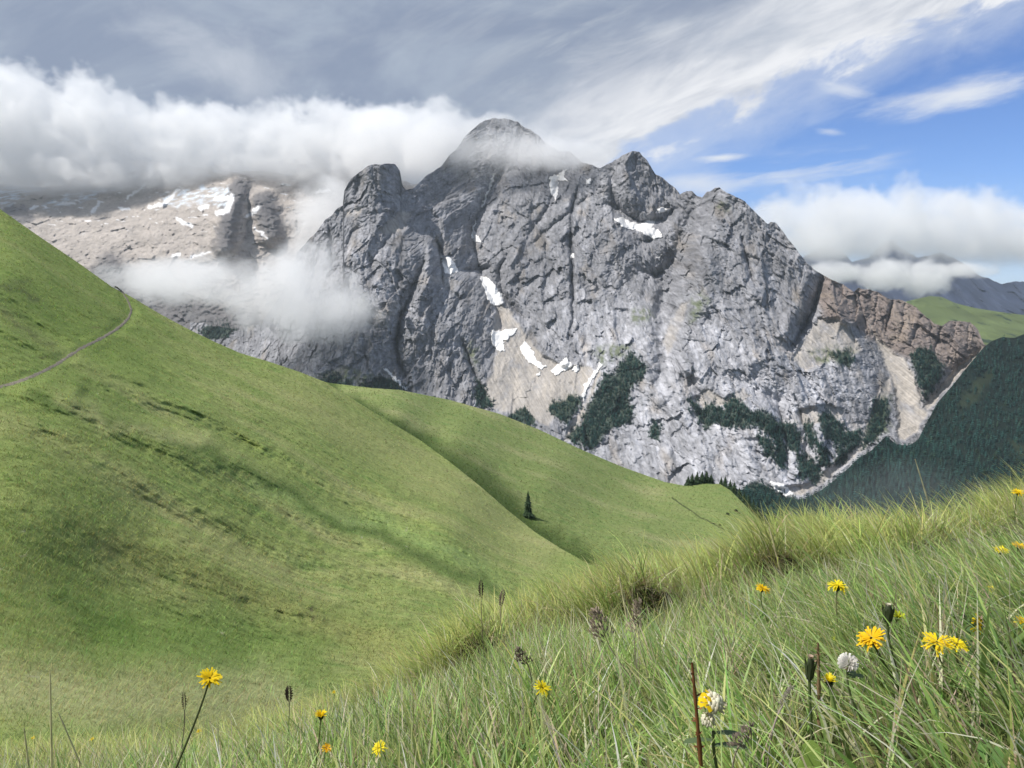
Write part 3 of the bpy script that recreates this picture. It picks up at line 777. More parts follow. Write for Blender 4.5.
def cloud(label, puffs, dens, noise_m, edge, amp, res, base=None, aniso=.1, stretch=(1, 1, 1), seed=0., warp=0., power=1.):
    """puffs: (px, py, Y, half width px, half height px, half depth m)"""
    P = []
    for (px, py, Y, rx, rz, ry) in puffs:
        x, y, z = [float(v) for v in at(px, py, Y)]
        P.append((x, y, z, rx * Y / FPX, ry, rz * Y / FPX))
    A = np.array(P)
    lo = (A[:, :3] - A[:, 3:] * 1.25).min(0); hi = (A[:, :3] + A[:, 3:] * 1.25).max(0)
    cen = (lo + hi) / 2; lo -= cen; hi -= cen
    g = bpy.data.node_groups.new("cloud_field", 'GeometryNodeTree')
    g.interface.new_socket("Geometry", in_out='OUTPUT', socket_type='NodeSocketGeometry')
    nt = NT(g)
    go_ = nt.node("NodeGroupOutput")
    pos = nt.node("GeometryNodeInputPosition").outputs[0]
    def vm(op, a, b):
        nd = nt.node("ShaderNodeVectorMath", operation=op); nt.put(nd.inputs[0], a)
        if b is not None: nt.put(nd.inputs[1], b)
        return nd
    q = vm('MULTIPLY', pos, stretch).outputs[0]
    q = vm('ADD', q, (seed * 1000., seed * 700., seed * 300.)).outputs[0]
    n = nt.noise(q, 1. / noise_m, 7, .60, .35)
    nb = nt.noise(q, .32 / noise_m, 2, .5)
    if warp:
        nw = nt.node("ShaderNodeTexNoise", {"Vector": q}); nw.inputs["Scale"].default_value = .6 / noise_m; nw.inputs["Detail"].default_value = 3
        wv = vm('MULTIPLY', vm('SUBTRACT', nw.outputs[1], (.5, .5, .5)).outputs[0], (warp, warp, warp)).outputs[0]
        pos2 = vm('ADD', pos, wv).outputs[0]
    else: pos2 = pos
    shape = None
    for p in P:
        d = vm('SUBTRACT', pos2, tuple(np.array(p[:3]) - cen)).outputs[0]
        d = vm('DIVIDE', d, p[3:]).outputs[0]
        ln = nt.node("ShaderNodeVectorMath", {0: d}, operation='LENGTH').outputs[1]
        e = nt.sub(1., ln)
        shape = e if shape is None else nt.m('SMOOTH_MAX', shape, e, .25)
    f = nt.add(shape, nt.add(nt.mul(nt.sub(n, .5), amp), nt.mul(nt.sub(nb, .5), amp * .8)))
    f = nt.mr(f, 0., edge)
    if power != 1.: f = nt.m('POWER', f, power)
    if base:                                             # thin out towards the base
        sz = nt.node("ShaderNodeSeparateXYZ", {0: pos2}).outputs[2]
        z0 = float(at(512, base[0], base[2])[2]) - cen[2]; z1 = float(at(512, base[1], base[2])[2]) - cen[2]
        f = nt.mul(f, nt.mr(sz, z0, z1, 0.02, 1.))
    vc = nt.node("GeometryNodeVolumeCube", {"Density": f, "Background": 0., "Min": tuple(lo), "Max": tuple(hi), "Resolution X": res[0], "Resolution Y": res[1], "Resolution Z": res[2]})
    mat = cloud_mat("cloud_vapour", dens, aniso)
    sm = nt.node("GeometryNodeSetMaterial", {"Geometry": vc.outputs[0], "Material": mat})
    nt.put(go_.inputs[0], sm.outputs[0])
    me = bpy.data.meshes.new("cloud"); o = bpy.data.objects.new("cloud", me); COL.objects.link(o)
    me.materials.append(mat)
    md = o.modifiers.new("cloud", 'NODES'); md.node_group = g
    o.location = tuple(cen)
    tag(o, label, "cloud", kind="stuff")
    return o


cloud("broad white cloud bank lying on the glacier mountain left of the summit",
      [(-120, 130, 5900, 150, 56, 300), (20, 128, 5900, 120, 58, 300), (100, 146, 5900, 100, 50, 290), (190, 156, 5900, 105, 47, 270), (265, 155, 5900, 105, 47, 270), (340, 152, 5800, 105, 48, 270), (405, 148, 5300, 80, 44, 210), (445, 142, 4950, 56, 34, 170), (482, 134, 4900, 40, 20, 120),
       (60, 172, 5900, 170, 25, 290), (240, 172, 5900, 170, 25, 290)],
      .0062, 150., .17, 1.35, (420, 72, 120), base=(202, 174, 5900), warp=130., seed=1.)
cloud("ragged white cloud drifting in front of the lower cliffs beside the green hillside",
      [(205, 284, 3350, 92, 28, 170), (262, 292, 3350, 98, 40, 190), (318, 310, 3300, 74, 32, 160), (165, 276, 3450, 66, 20, 150), (300, 268, 3500, 42, 34, 130), (318, 236, 4300, 34, 40, 140), (330, 205, 4400, 40, 30, 140)],
      .0066, 110., .4, 1.5, (240, 90, 130), warp=80., seed=2.)
cloud("thin veil of cloud streaming across the highest summit",
      [(452, 148, 4560, 64, 36, 140), (505, 150, 4560, 74, 26, 130), (552, 154, 4420, 52, 19, 120), (590, 153, 4450, 38, 18, 110)],
      0.0072, 110., .8, 1.5, (180, 50, 70), warp=60., seed=3.)
cloud("grey white cumulus bank over the distant range on the right",
      [(800, 232, 6600, 60, 34, 420), (855, 226, 6700, 84, 42, 440), (930, 236, 6800, 95, 40, 440), (1010, 240, 6800, 105, 42, 440), (1110, 238, 6800, 115, 48, 440)],
      .0034, 190., .26, 1.9, (280, 64, 96), base=(272, 244, 6700), warp=160., seed=4.)
cloud("small bright cloud curling between the brown ridge and the dark distant range",
      [(838, 274, 6200, 46, 12, 200), (884, 276, 6200, 44, 17, 200), (925, 280, 6200, 40, 18, 200), (965, 270, 6200, 30, 10, 160)],
      .0065, 120., .3, 1.4, (200, 60, 60), warp=70., seed=6.)
cloud("faint mist hanging over the dark forest below the massif",
      [(860, 505, 2300, 110, 50, 160), (910, 488, 2350, 80, 40, 140)],
      .00045, 130., .9, .9, (60, 30, 40), warp=50., seed=5.)

# ------------------------------------------------------------------ the air
hz, nt, out = material("air")
v = nt.node("ShaderNodeVolumePrincipled", {"Color": (.80, .90, 1., 1), "Density": HAZE, "Anisotropy": .2})
nt.put(out.inputs["Volume"], v.outputs[0])
bx = [(-9000, -300, -2200), (9000, -300, -2200), (9000, 12500, -2200), (-9000, 12500, -2200), (-9000, -300, 1350), (9000, -300, 1350), (9000, 12500, 1350), (-9000, 12500, 1350)]
ob = mesh_obj("haze", np.array(bx, float), np.array([(0, 3, 2, 1), (4, 5, 6, 7), (0, 1, 5, 4), (1, 2, 6, 5), (2, 3, 7, 6), (3, 0, 4, 7)]), hz, smooth=False)
tag(ob, kind="stuff")
# ------------------------------------------------------------------ conifers
needle_mat = attr_mat("spruce_needles", .9, 1.2, .35, spec=.1)
bark_mat = plain_mat("spruce_bark", (.09, .065, .05), .9, 0., 6., .3)


def conifer_arrays(rng, h, r, layers, spokes):
    """drooping tiers of needle fans; returns verts, tris, shade per vertex"""
    V = []; F = []; S = []
    n = 0
    for k in range(layers):
        t = k / (layers - 1)
        z = h * (.10 + .88 * t)
        rr = r * (1 - t) ** .85 * (.8 + .45 * rng.random()) + .03 * r
        off = rng.random() * 6.3
        for s in range(spokes):
            a = off + 2 * math.pi * (s + .5 * rng.random()) / spokes
            q = rr * (.7 + .5 * rng.random()); w = rr * (.32 + .2 * rng.random()) * 7 / spokes
            dz = -.30 * q - .03 * h * rng.random()
            c, si = math.cos(a), math.sin(a)
            up = h * .055
            V += [(0, 0, z + up), (c * q * .6 - si * w, si * q * .6 + c * w, z + dz * .6), (c * q, si * q, z + dz), (c * q * .6 + si * w, si * q * .6 - c * w, z + dz * .6)]
            F += [(n, n + 1, n + 2), (n, n + 2, n + 3)]
            S += [.75 + .5 * rng.random()] * 4
            n += 4
    V += [(-.05 * r, 0, h * .94), (.05 * r, 0, h * .94), (0, 0, h * 1.03)]; F += [(n, n + 1, n + 2)]; S += [1.] * 3
    return np.array(V), np.array(F), np.array(S)


def spruce(pos, h, r, label, group, seed, dens=16):
    rng = np.random.default_rng(seed)
    root = empty("spruce_tree", pos)
    tag(root, label, "tree", group)
    V, F, S = conifer_arrays(rng, h, r, dens, 11)
    V[:, :2] += (rng.random(V[:, :2].shape) - .5) * .10 * r
    c = np.array([.030, .050, .026])[None] * S[:, None]
    mesh_obj("crown", V, F, needle_mat, root, col=c, smooth=False)
    a = np.linspace(0, 2 * np.pi, 9)[:-1]
    ring = lambda z, q: np.stack([np.cos(a) * q, np.sin(a) * q, 0 * a + z], 1)
    tv = np.concatenate([ring(-.6, h * .022), ring(h * .5, h * .012), ring(h * .96, h * .002)])
    tf = [(k * 8 + i, k * 8 + (i + 1) % 8, k * 8 + 8 + (i + 1) % 8, k * 8 + 8 + i) for k in range(2) for i in range(8)]
    mesh_obj("trunk", tv, np.array(tf), bark_mat, root)
    return root


def on_spur(px, py, dY=0.):
    Y = float(spur.sample(np.array([px]), np.array([py]))[0]) + dY
    return tuple(float(v) for v in at(px, py, Y))


def px_m(n, pos): return n * pos[1] / FPX

p = on_spur(528, 517)
spruce(p, px_m(27, p), px_m(6.6, p), "lone dark spruce standing in the grassy gully between the two green hills", None, 501, 20)
for k, (px, hp, wp) in enumerate(((688, 11, 5.4), (692, 13, 6), (697, 14, 6), (702, 13, 6), (706.5, 14, 6), (711, 11, 5.4))):
    sy = float(np.interp(px, spur.c, spur.ty))
    p = on_spur(px, sy + 1., 6.)
    spruce(p, px_m(hp, p), px_m(wp, p), "dark spruce in the tight clump on top of the green spur", "spruces clumped on the spur top", 510 + k, 14)
row = [(721, 11, 4.6), (725, 14, 5.4), (730, 14, 5.4), (734, 16, 5.6), (739, 15, 5.6), (744, 16, 6), (748, 18, 6), (753, 17, 6), (757, 19, 6.4), (762, 17, 6.4), (767, 20, 6.4), (773, 18, 6.4), (779, 18, 6.4)]
for k, (px, hp, wp) in enumerate(row):
    sy = float(np.interp(px, spur.c, spur.ty)); sy = min(sy, 522 + (px - 757) * .3)
    p = tuple(float(v) for v in at(px, sy + 3.0, float(np.interp(px, [721, 755, 785], [640, 540, 520])) + 12))
    spruce(p, px_m(hp, p), px_m(wp, p), "dark spruce in the row stepping down the right edge of the green spur", "spruces along the spur's right edge", 530 + k, 14)
# juniper bushes dotted on the spur
for k, (px, py, w) in enumerate(((727.5, 514.5, 2.0), (736, 511.5, 2.2), (739, 513.5, 1.4), (720, 525.5, 1.5), (714, 524, 1.1))):
    p = on_spur(px, py)
    rng = np.random.default_rng(560 + k); n = 160; w = px_m(w, p)
    d = rng.normal(size=(n, 3)); d /= np.linalg.norm(d, axis=1)[:, None]; d[:, 2] = np.abs(d[:, 2])
    cpt = d * (w * (.45 + .5 * rng.random((n, 1)))); t1 = rng.normal(size=(n, 3)) * w * .22; t2 = rng.normal(size=(n, 3)) * w * .22
    V = np.stack([cpt, cpt + t1, cpt + t2], 1).reshape(-1, 3); F = np.arange(3 * n).reshape(-1, 3)
    o = mesh_obj("juniper_bush", V, F, needle_mat, col=np.zeros((3 * n, 3)) + np.array([.035, .05, .025]), smooth=False)
    o.location = p
    tag(o, "tiny dark juniper bush on the far green spur above the footpath trace", "bush", "juniper bushes dotted on the spur")

# ------------------------------------------------------------------ far forests (one mass each)
def forest(name, sheet, px, py, hpx, label, rng, base=(.016, .046, .040), Ypull=0.):
    n = len(px)
    Y = sheet.sample(px, py) - Ypull
    X, Y, Z = at(px, py, Y)
    h = hpx * Y / FPX
    protos = [conifer_arrays(np.random.default_rng(600 + k), 1., .24, 5, 5) for k in range(8)]
    Vs = []; Fs = []; Cs = []; o = 0
    which = rng.integers(0, 8, n); tone = (.45 + 1.1 * rng.random(n)) * (1 + .5 * fbm(X / 90, Z / 90, 3, 610))
    warm = rng.random(n)
    for k in range(8):
        V, F, S = protos[k]
        i = np.where(which == k)[0]
        if not len(i): continue
        a = rng.random(len(i)) * 6.28; ca, sa = np.cos(a)[:, None], np.sin(a)[:, None]
        wv = (.85 + .5 * rng.random(len(i)))[:, None] * h[i][:, None]
        vx = (V[None, :, 0] * ca - V[None, :, 1] * sa) * wv + X[i][:, None]; vy = (V[None, :, 0] * sa + V[None, :, 1] * ca) * wv + Y[i][:, None]
        vz = V[None, :, 2] * h[i][:, None] + Z[i][:, None] - .06 * h[i][:, None]
        Vs.append(np.stack([vx, vy, vz], -1).reshape(-1, 3))
        Fs.append((F[None] + (np.arange(len(i)) * len(V))[:, None, None]).reshape(-1, 3) + o); o += len(i) * len(V)
        c = np.array(base)[None, None] * S[None, :, None] * tone[i][:, None, None] * np.array([1., 1., 1.])
        c = c + (warm[i] > .9)[:, None, None] * np.array([.012, .012, -.002])
        Cs.append(c.reshape(-1, 3))
    ob = mesh_obj(name, np.concatenate(Vs), np.concatenate(Fs), needle_mat, col=np.concatenate(Cs), smooth=False)
    tag(ob, label, "forest", kind="stuff")
    return ob


rng = np.random.default_rng(620)
n = 20000
px = 700 + 420 * rng.random(n); ty = np.interp(px, fs.c, fs.ty); py = ty + 1.0 + rng.random(n) ** 1.0 * (575 - ty)
qx, qy = wobble(px, py, 7, 14, 222)
cl = np.zeros(n)
for poly in ([(958, 402), (972, 384), (982, 372), (996, 372), (988, 388), (972, 404), (962, 412)], [(1004, 436), (1024, 444), (1060, 450), (1060, 462), (1020, 458)]):
    cl = np.maximum(cl, sstep(-3, 4, inpoly(qx, qy, poly)))
dens = .62 + .5 * fbm(px / 14, py / 14, 3, 630)
keep = (rng.random(n) < dens) & (rng.random(n) > .85 * cl)
px, py = px[keep], py[keep]
o = np.argsort(py)
forest("forest", fs, px, py, 6.6 * (.5 + .8 * rng.random(len(px))) * np.interp(py, [340, 500], [.75, 1.1]), "dense dark conifer forest covering the valley side below the brown ridge", rng)
PX = []; PY = []
for poly in WOODS:
    a = np.array(poly, float); lo = a.min(0) - 3; hi = a.max(0) + 3
    m = int((hi - lo).prod() / 1.8)
    x = lo[0] + rng.random(m) * (hi[0] - lo[0]); y = lo[1] + rng.random(m) * (hi[1] - lo[1])
    qx, qy = wobble(x, y, 5, 9)
    k = inpoly(qx, qy, poly) > (rng.random(m) * 8 - 4.2)
    PX.append(x[k]); PY.append(y[k])
px = np.concatenate(PX); py = np.concatenate(PY)
forest("dwarf_pine_wood", massif, px, py, 3.6 * (.5 + .8 * rng.random(len(px))), "dark pines growing on the ledges and gullies at the foot of the massif", rng, Ypull=4.)
# ------------------------------------------------------------------ the meadow at our feet
_CPX = [-300, -100, 0, 100, 200, 280, 350, 420, 500, 560, 620, 690, 740, 770, 840, 900, 940, 965, 1000, 1024, 1100, 1300]
_CPY = [765, 752, 744, 741, 733, 713, 686, 652, 607, 585, 565, 554, 541, 520, 515, 517, 514, 503, 491, 485, 462, 430]
_CYC = [3.4, 3.4, 3.4, 3.3, 3.2, 3.0, 3.2, 3.6, 4.2, 4.4, 4.6, 4.8, 4.7, 4.4, 4.4, 4.4, 4.3, 4.1, 3.9, 3.8, 3.6, 3.5]
BANK = [(-1.6, 2.9), (-.27, 2.62), (.11, 3.0), (.28, 2.62), (.43, 2.45), (.66, 2.66), (.97, 2.62), (1.23, 2.46), (1.51, 2.42), (2.2, 2.5), (3.5, 2.7)]
_bx = np.array([b[0] for b in BANK]); _by = np.array([b[1] for b in BANK])


def bank_y(x): return np.interp(x, _bx, _by) + .09 * pn(x * 3.1, x * 0 + .3, 700) + .05 * pn(x * 8.3, x * 0 + .3, 702)


def hollow(x):
    return np.clip(np.exp(-((x - .46) / .10) ** 2) + .7 * np.exp(-((x - .93) / .13) ** 2) + .5 * np.exp(-((x + .22) / .10) ** 2) + .5 * np.exp(-((x - 1.45) / .12) ** 2) + .4 * np.exp(-((x - .2) / .08) ** 2) + .3 * pn(x * 5.1, x * 0 + 2.3, 705), 0, 1)


def ground_z(x, y):
    x = np.asarray(x, float); y = np.asarray(y, float)
    z0 = -.31 + .26 * x - .37 * y
    ys = np.maximum(y, .8)
    u = np.clip(x / ys, -1.05, 1.05)
    px = 512 + u * FPX * .985
    yc = np.interp(px, _CPX, _CYC); pt = np.interp(px, _CPX, _CPY)
    v = (384 - pt) / FPX; s = (v * CP - SP) / (CP + v * SP)
    gh = .12 + .05 * sstep(300, 650, px)
    need = s * yc - gh
    delta = need - (-.31 + .26 * u * yc - .37 * yc)
    t = y / yc
    z = z0 + delta * sstep(.3, 1., t)
    over = np.maximum(y - yc, 0)
    z = z - .55 * over * np.minimum(over / .9, 1.)
    # grassy terracette with a little broken bank
    d = y - bank_y(x)
    vis = sstep(-.6, -.1, x)
    z = z + vis * ((.08 + .16 * hollow(x)) * sstep(-.05, .06, d) - .03 - .06 * hollow(x)) * np.exp(-np.abs(d) / 1.1)
    z = z + (.035 + .05 * sstep(2.3, 3., y)) * fbm(x * 2.4, y * 2.4, 3, 710) + .012 * fbm(x * 11, y * 11, 3, 715)
    return z


ax = np.concatenate([np.linspace(-40, -5, 30)[:-1], np.linspace(-5, 5, 400), np.linspace(5, 12, 20)[1:]])
ay = np.concatenate([np.linspace(-8, .2, 20)[:-1], np.linspace(.2, 6.2, 360), np.linspace(6.2, 30, 40)[1:]])
GX, GY = np.meshgrid(ax, ay)
GZ = ground_z(GX, GY)
d = GY - bank_y(GX)
c = np.zeros(GX.shape + (3,)) + np.array([.075, .085, .032])
c = c * (1 + .5 * fbm(GX * 6, GY * 6, 4, 720))[..., None]
c = lerp(c, (.045, .034, .024), sstep(.12, .02, np.abs(d + .01)) * sstep(-.5, -.2, GX) * hollow(GX))            # bare soil in the bank
c = lerp(c, (.16, .13, .075), .5 * sstep(.1, .5, fbm(GX * 9, GY * 9, 3, 725)))
tag(mesh_obj("meadow_ground", np.stack([GX, GY, GZ], -1).reshape(-1, 3), grid_faces(*GX.shape), veg_mat, col=np.clip(c, .01, .4).reshape(-1, 3)), kind="structure")

# ------------------------------------------------------------------ blades
blade_mat = attr_mat("grass_blade", .55, None, 0, translucent=.46, spec=.25)


def blades(name, base, direc, length, width, lean, curl, col0, col1, label, seg=4, kind="stuff"):
    """base (n,3); direc azimuth of the lean; lean rad from upright at root; curl extra bend to the tip"""
    n = len(base)
    t = np.linspace(0, 1, seg + 1)
    dirx, diry = np.cos(direc), np.sin(direc)
    V = np.empty((n, 2 * seg + 1, 3), np.float32); Cc = np.empty((n, 2 * seg + 1, 3), np.float32)
    x = np.zeros(n); z = np.zeros(n)
    sx, sy = -diry, dirx
    tw = RNG.random(n) * np.pi
    sx = np.cos(tw) * -diry + np.sin(tw) * dirx * .6; sy = np.cos(tw) * dirx + np.sin(tw) * diry * .6
    for k in range(seg + 1):
        if k:
            th = lean + curl * ((k - .5) / seg) ** 1.3
            x = x + np.sin(th) * length / seg; z = z + np.cos(th) * length / seg
        w = width * .5 * (1 - t[k] ** 1.6) * (.75 + .5 * min(1, 3 * t[k]))
        cx = base[:, 0] + dirx * x; cy = base[:, 1] + diry * x; cz = base[:, 2] + z
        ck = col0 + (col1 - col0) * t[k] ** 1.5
        if k < seg:
            V[:, 2 * k] = np.stack([cx - sx * w, cy - sy * w, cz], 1); V[:, 2 * k + 1] = np.stack([cx + sx * w, cy + sy * w, cz], 1)
            Cc[:, 2 * k] = ck; Cc[:, 2 * k + 1] = ck
        else:
            V[:, 2 * k] = np.stack([cx, cy, cz], 1); Cc[:, 2 * k] = ck
    m = 2 * seg + 1
    off = (np.arange(n) * m)[:, None, None]
    q = np.array([(2 * k, 2 * k + 1, 2 * k + 3, 2 * k + 2) for k in range(seg - 1)], np.int64).reshape(-1, 4)
    tr = np.array([(2 * seg - 2, 2 * seg - 1, 2 * seg)])
    fl = []
    if seg > 1: fl.append((off + q[None]).reshape(-1, 4))
    fl.append((off + tr[None]).reshape(-1, 3))
    o = mesh_obj(name, V.reshape(-1, 3), fl, blade_mat, col=np.clip(Cc.reshape(-1, 3), .008, .75))
    tag(o, label, "grass", kind=kind)
    return o


def mixc(n, cols, wts, var=.25):
    i = RNG.choice(len(cols), n, p=np.array(wts) / sum(wts))
    c = np.array(cols)[i] * (1 + var * (RNG.random((n, 1)) * 2 - 1))
    return c * (1 + .08 * RNG.normal(size=(n, 3)))


def clumped(n, ymin, ymax, umin, umax, spread, per):
    """points of n blades gathered in tussocks, even in plan"""
    nc = max(8, n // per)
    y = np.sqrt(ymin ** 2 + RNG.random(nc) * (ymax ** 2 - ymin ** 2)); u = umin + (umax - umin) * RNG.random(nc)
    cx, cy = u * y, y
    i = RNG.integers(0, nc, n)
    r = spread * np.abs(RNG.normal(size=n)) ** .8; a = RNG.random(n) * 2 * np.pi
    return cx[i] + r * np.cos(a), cy[i] + r * np.sin(a), a, r / spread, i


def in_view_mask(x, y): return (np.abs(x / np.maximum(y, .1)) < .80) & (y > .3)


LANES = [(210, .98), (321, 1.15), (327, 1.15), (379, 1.1), (543, 1.05), (763, 1.6), (838, 1.15), (871, .82), (937, .8), (957, .8), (979, .95), (1001, 1.65), (1019, 1.65), (1018, 2.2), (992, 1.5), (1022, 1.1), (898, 1.1), (833, 1.2), (829, .72), (838, .72),
         (845, .72), (810, .72), (888, .86), (848, .74), (714, .66), (720, .66), (697, .62), (966, 2.4), (811, .66), (1004, .66), (818, .85), (922, .72)]


def open_view(x, y):
    """the sward is thin right in front of the tall flowers"""
    px = 512 + x / y * FPX * .99
    k = np.ones(x.shape, bool)
    for (p, Y) in LANES: k &= ~((np.abs(px - p) < 7) & (y < Y + .015) & (y > .5 * Y) & (RNG.random(x.shape) < .9))
    return k


# long soft tussock grass on the mound between bank and crest
n = 100000
x, y, a, rr, ci = clumped(n, 2.3, 5.6, -.78, .80, .085, 90)
d = y - bank_y(x)
yc = np.interp(512 + x / y * FPX * .985, _CPX, _CYC)
left = sstep(.05, -.35, x / y)
k = ((d > .05 * hollow(x) - .06) | (left > .5)) & (y < yc + .55) & (y > 2.0)
x, y, a, rr, ci, left = x[k], y[k], a[k], rr[k], ci[k], left[k]; n = len(x)
cr = np.random.default_rng(77).random(ci.max() + 1)
L = (.11 + .13 * RNG.random(n)) * (.65 + .7 * cr[ci]) * (1 - .22 * left)
wind = math.radians(172)
dirn = np.arctan2(np.sin(a) * rr * .9 + .5 * np.sin(wind) + .5 * RNG.normal(size=n), np.cos(a) * rr * .9 + .75 * np.cos(wind) + .5 * RNG.normal(size=n))
tone = fbm(x * 1.3, y * 1.3, 3, 740)
c0 = mixc(n, [(.36, .45, .13), (.43, .49, .16), (.27, .36, .09), (.58, .53, .32)], [4, 4, 2, 1.1]) * (1 + .30 * tone)[:, None] * (.92 + .16 * cr[ci])[:, None]
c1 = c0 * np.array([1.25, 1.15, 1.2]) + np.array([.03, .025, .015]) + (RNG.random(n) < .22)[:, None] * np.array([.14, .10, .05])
c0 = c0 * (1 - left)[:, None] + c0 * left[:, None] * np.array([1.02, .98, 1.15]); 
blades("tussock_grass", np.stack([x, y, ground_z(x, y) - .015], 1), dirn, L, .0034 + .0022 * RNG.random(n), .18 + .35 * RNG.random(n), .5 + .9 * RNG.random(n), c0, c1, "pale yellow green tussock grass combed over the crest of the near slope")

# greener, coarser sward in front of the bank
n = 62000
x, y, a, rr, ci = clumped(n, .42, 3.0, -.80, .80, .06, 42)
d = y - bank_y(x); left = sstep(.0, -.3, x / y)
k = ((d < .05 - .12 * hollow(x)) | (left > .6)) & open_view(x, y) & (y > .40) & (y < 3.0) & (np.hypot(x, y) > .42)
x, y, a, rr, ci = x[k], y[k], a[k], rr[k], ci[k]; n = len(x)
right = sstep(.15, .55, x / y)
L = (.045 + .085 * RNG.random(n) + .07 * RNG.random(n) ** 4) * (1 + .35 * right)
wind = np.radians(168)
dirn = np.arctan2(np.sin(a) * rr * .6 + (.25 + .5 * right) * np.sin(wind) + .55 * RNG.normal(size=n), np.cos(a) * rr * .6 + (.25 + .9 * right) * np.cos(wind) + .55 * RNG.normal(size=n))
tone = fbm(x * 2.3, y * 2.3, 3, 750)
c0 = mixc(n, [(.25, .37, .10), (.33, .45, .155), (.17, .28, .065), (.44, .49, .18), (.66, .60, .40)], [3.6, 3.8, 1.7, 2.8, 2.5]) * (1 + .30 * tone)[:, None] * (.7 + .6 * np.random.default_rng(78).random(ci.max() + 1)[ci])[:, None]
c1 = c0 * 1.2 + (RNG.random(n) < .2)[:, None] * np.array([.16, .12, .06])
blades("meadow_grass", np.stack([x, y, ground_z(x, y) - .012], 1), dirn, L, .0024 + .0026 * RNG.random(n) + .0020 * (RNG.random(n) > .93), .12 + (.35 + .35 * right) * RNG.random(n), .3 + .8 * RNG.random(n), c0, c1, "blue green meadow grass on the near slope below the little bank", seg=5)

# low dense under-grass
n = 70000
x, y, a, rr, ci = clumped(n, .40, 2.9, -.82, .82, .07, 40)
k = (y < bank_y(x) + .05 - .12 * hollow(x)) | (x / y < -.2)
x, y = x[k], y[k]; n = len(x)
c0 = mixc(n, [(.16, .22, .07), (.22, .28, .10), (.12, .16, .05), (.38, .33, .20)], [4, 3, 2, 1.6])
blades("turf", np.stack([x, y, ground_z(x, y) - .008], 1), RNG.random(n) * 6.28, .022 + .045 * RNG.random(n), .0018 + .0016 * RNG.random(n), .2 + .8 * RNG.random(n), .8 * RNG.random(n), c0, c0 * 1.2, "short dense turf between the taller stems of the near slope", seg=2)

# broad leaves of plantain and hawkbit between the grass
n = 1500
x, y, a, rr, ci = clumped(n, .50, 2.6, -.80, .80, .030, 9)
k = (y < bank_y(x) - .1) | (x / y < -.25)
x, y, a = x[k], y[k], a[k]; n = len(x)
c0 = mixc(n, [(.13, .22, .05), (.18, .27, .08), (.10, .17, .05)], [3, 2, 2])
blades("broad_leaves", np.stack([x, y, ground_z(x, y) + .004], 1), a + .3 * RNG.normal(size=n), .05 + .06 * RNG.random(n), .008 + .009 * RNG.random(n), .25 + .6 * RNG.random(n), .5 + .7 * RNG.random(n), c0, c0 * 1.1, "small broad leaves in rosettes low between the near grass stems", seg=6)

# straw coloured old stems, sparse and straight
n = 9000
x, y, a, rr, ci = clumped(n, .6, 3.4, -.78, .80, .10, 16)
k = (np.hypot(x, y) > .55) & open_view(x, y) & (np.abs(y - bank_y(x)) > .02)
x, y = x[k], y[k]; n = len(x)
dirn = RNG.random(n) * 6.28
c0 = mixc(n, [(.56, .50, .35), (.44, .37, .23), (.66, .61, .46), (.26, .19, .12)], [4, 3, 2.2, 1.4])
blades("dry_grass", np.stack([x, y, ground_z(x, y) - .01], 1), dirn, .07 + .13 * RNG.random(n), .0015 + .0012 * RNG.random(n), .08 + .55 * RNG.random(n) ** 1.5, .6 * RNG.random(n) ** 2, c0, c0 * 1.1, "straw coloured dry grass stems scattered through the near green sward", seg=3)

# dead hanging grass along the bank
n = 5600
x = -.5 + 3.3 * RNG.random(n); y = bank_y(x) + .05 + .05 * RNG.normal(size=n)
k = RNG.random(n) < .06 + .6 * hollow(x)
x, y = x[k], y[k]; n = len(x)
c0 = mixc(n, [(.30, .24, .15), (.17, .12, .075), (.10, .13, .05), (.40, .35, .22)], [3, 3, 2, 2])
blades("withered_grass", np.stack([x, y, ground_z(x, y)], 1), np.radians(-90) + .6 * RNG.normal(size=n), .10 + .12 * RNG.random(n), .002 + .001 * RNG.random(n), .7 + .5 * RNG.random(n), 1.2 * RNG.random(n), c0, c0, "withered brown grass hanging over the broken earth bank", seg=4)

# ------------------------------------------------------------------ grass of the hillside, thinning to specks with distance
def hill_grass(name, sheet, n, box, alb, hmul, label, pull=0.):
    px = box[0] + (box[2] - box[0]) * RNG.random(n); py = box[1] + (box[3] - box[1]) * RNG.random(n)
    ty = np.interp(px, sheet.c, sheet.ty)
    d = dline(px, py, PATHLINE)[0]
    k = (py > ty + .2) & (d > 1.5)
    px, py = px[k], py[k]; n = len(px)
    Y = sheet.sample(px, py)
    X, Y, Z = at(px, py, Y)
    L = (.16 + .30 * RNG.random(n)) * hmul * (1 + .5 * fbm(X / 6, Z / 3, 3, 770))
    L = np.clip(L, 1.4 * Y / FPX, 11. * Y / FPX)
    c = alb(px, py, X, Z, Y) * (.58 + .85 * RNG.random((n, 1))) * (1 + .10 * RNG.normal(size=(n, 3)))
    dry = RNG.random(n) < .08
    c = np.where(dry[:, None] & True, c * .5 + np.array([.13, .115, .055]), c) * 1.18
    w = np.maximum(.010, .8 * Y / FPX) * (.7 + .6 * RNG.random(n))
    dirn = np.radians(-35) + 1.1 * RNG.normal(size=n)
    return blades(name, np.stack([X, Y, Z - .02], 1), dirn, L, w, .25 + .5 * RNG.random(n), .5 + .6 * RNG.random(n), c, c * 1.12, label, seg=2)


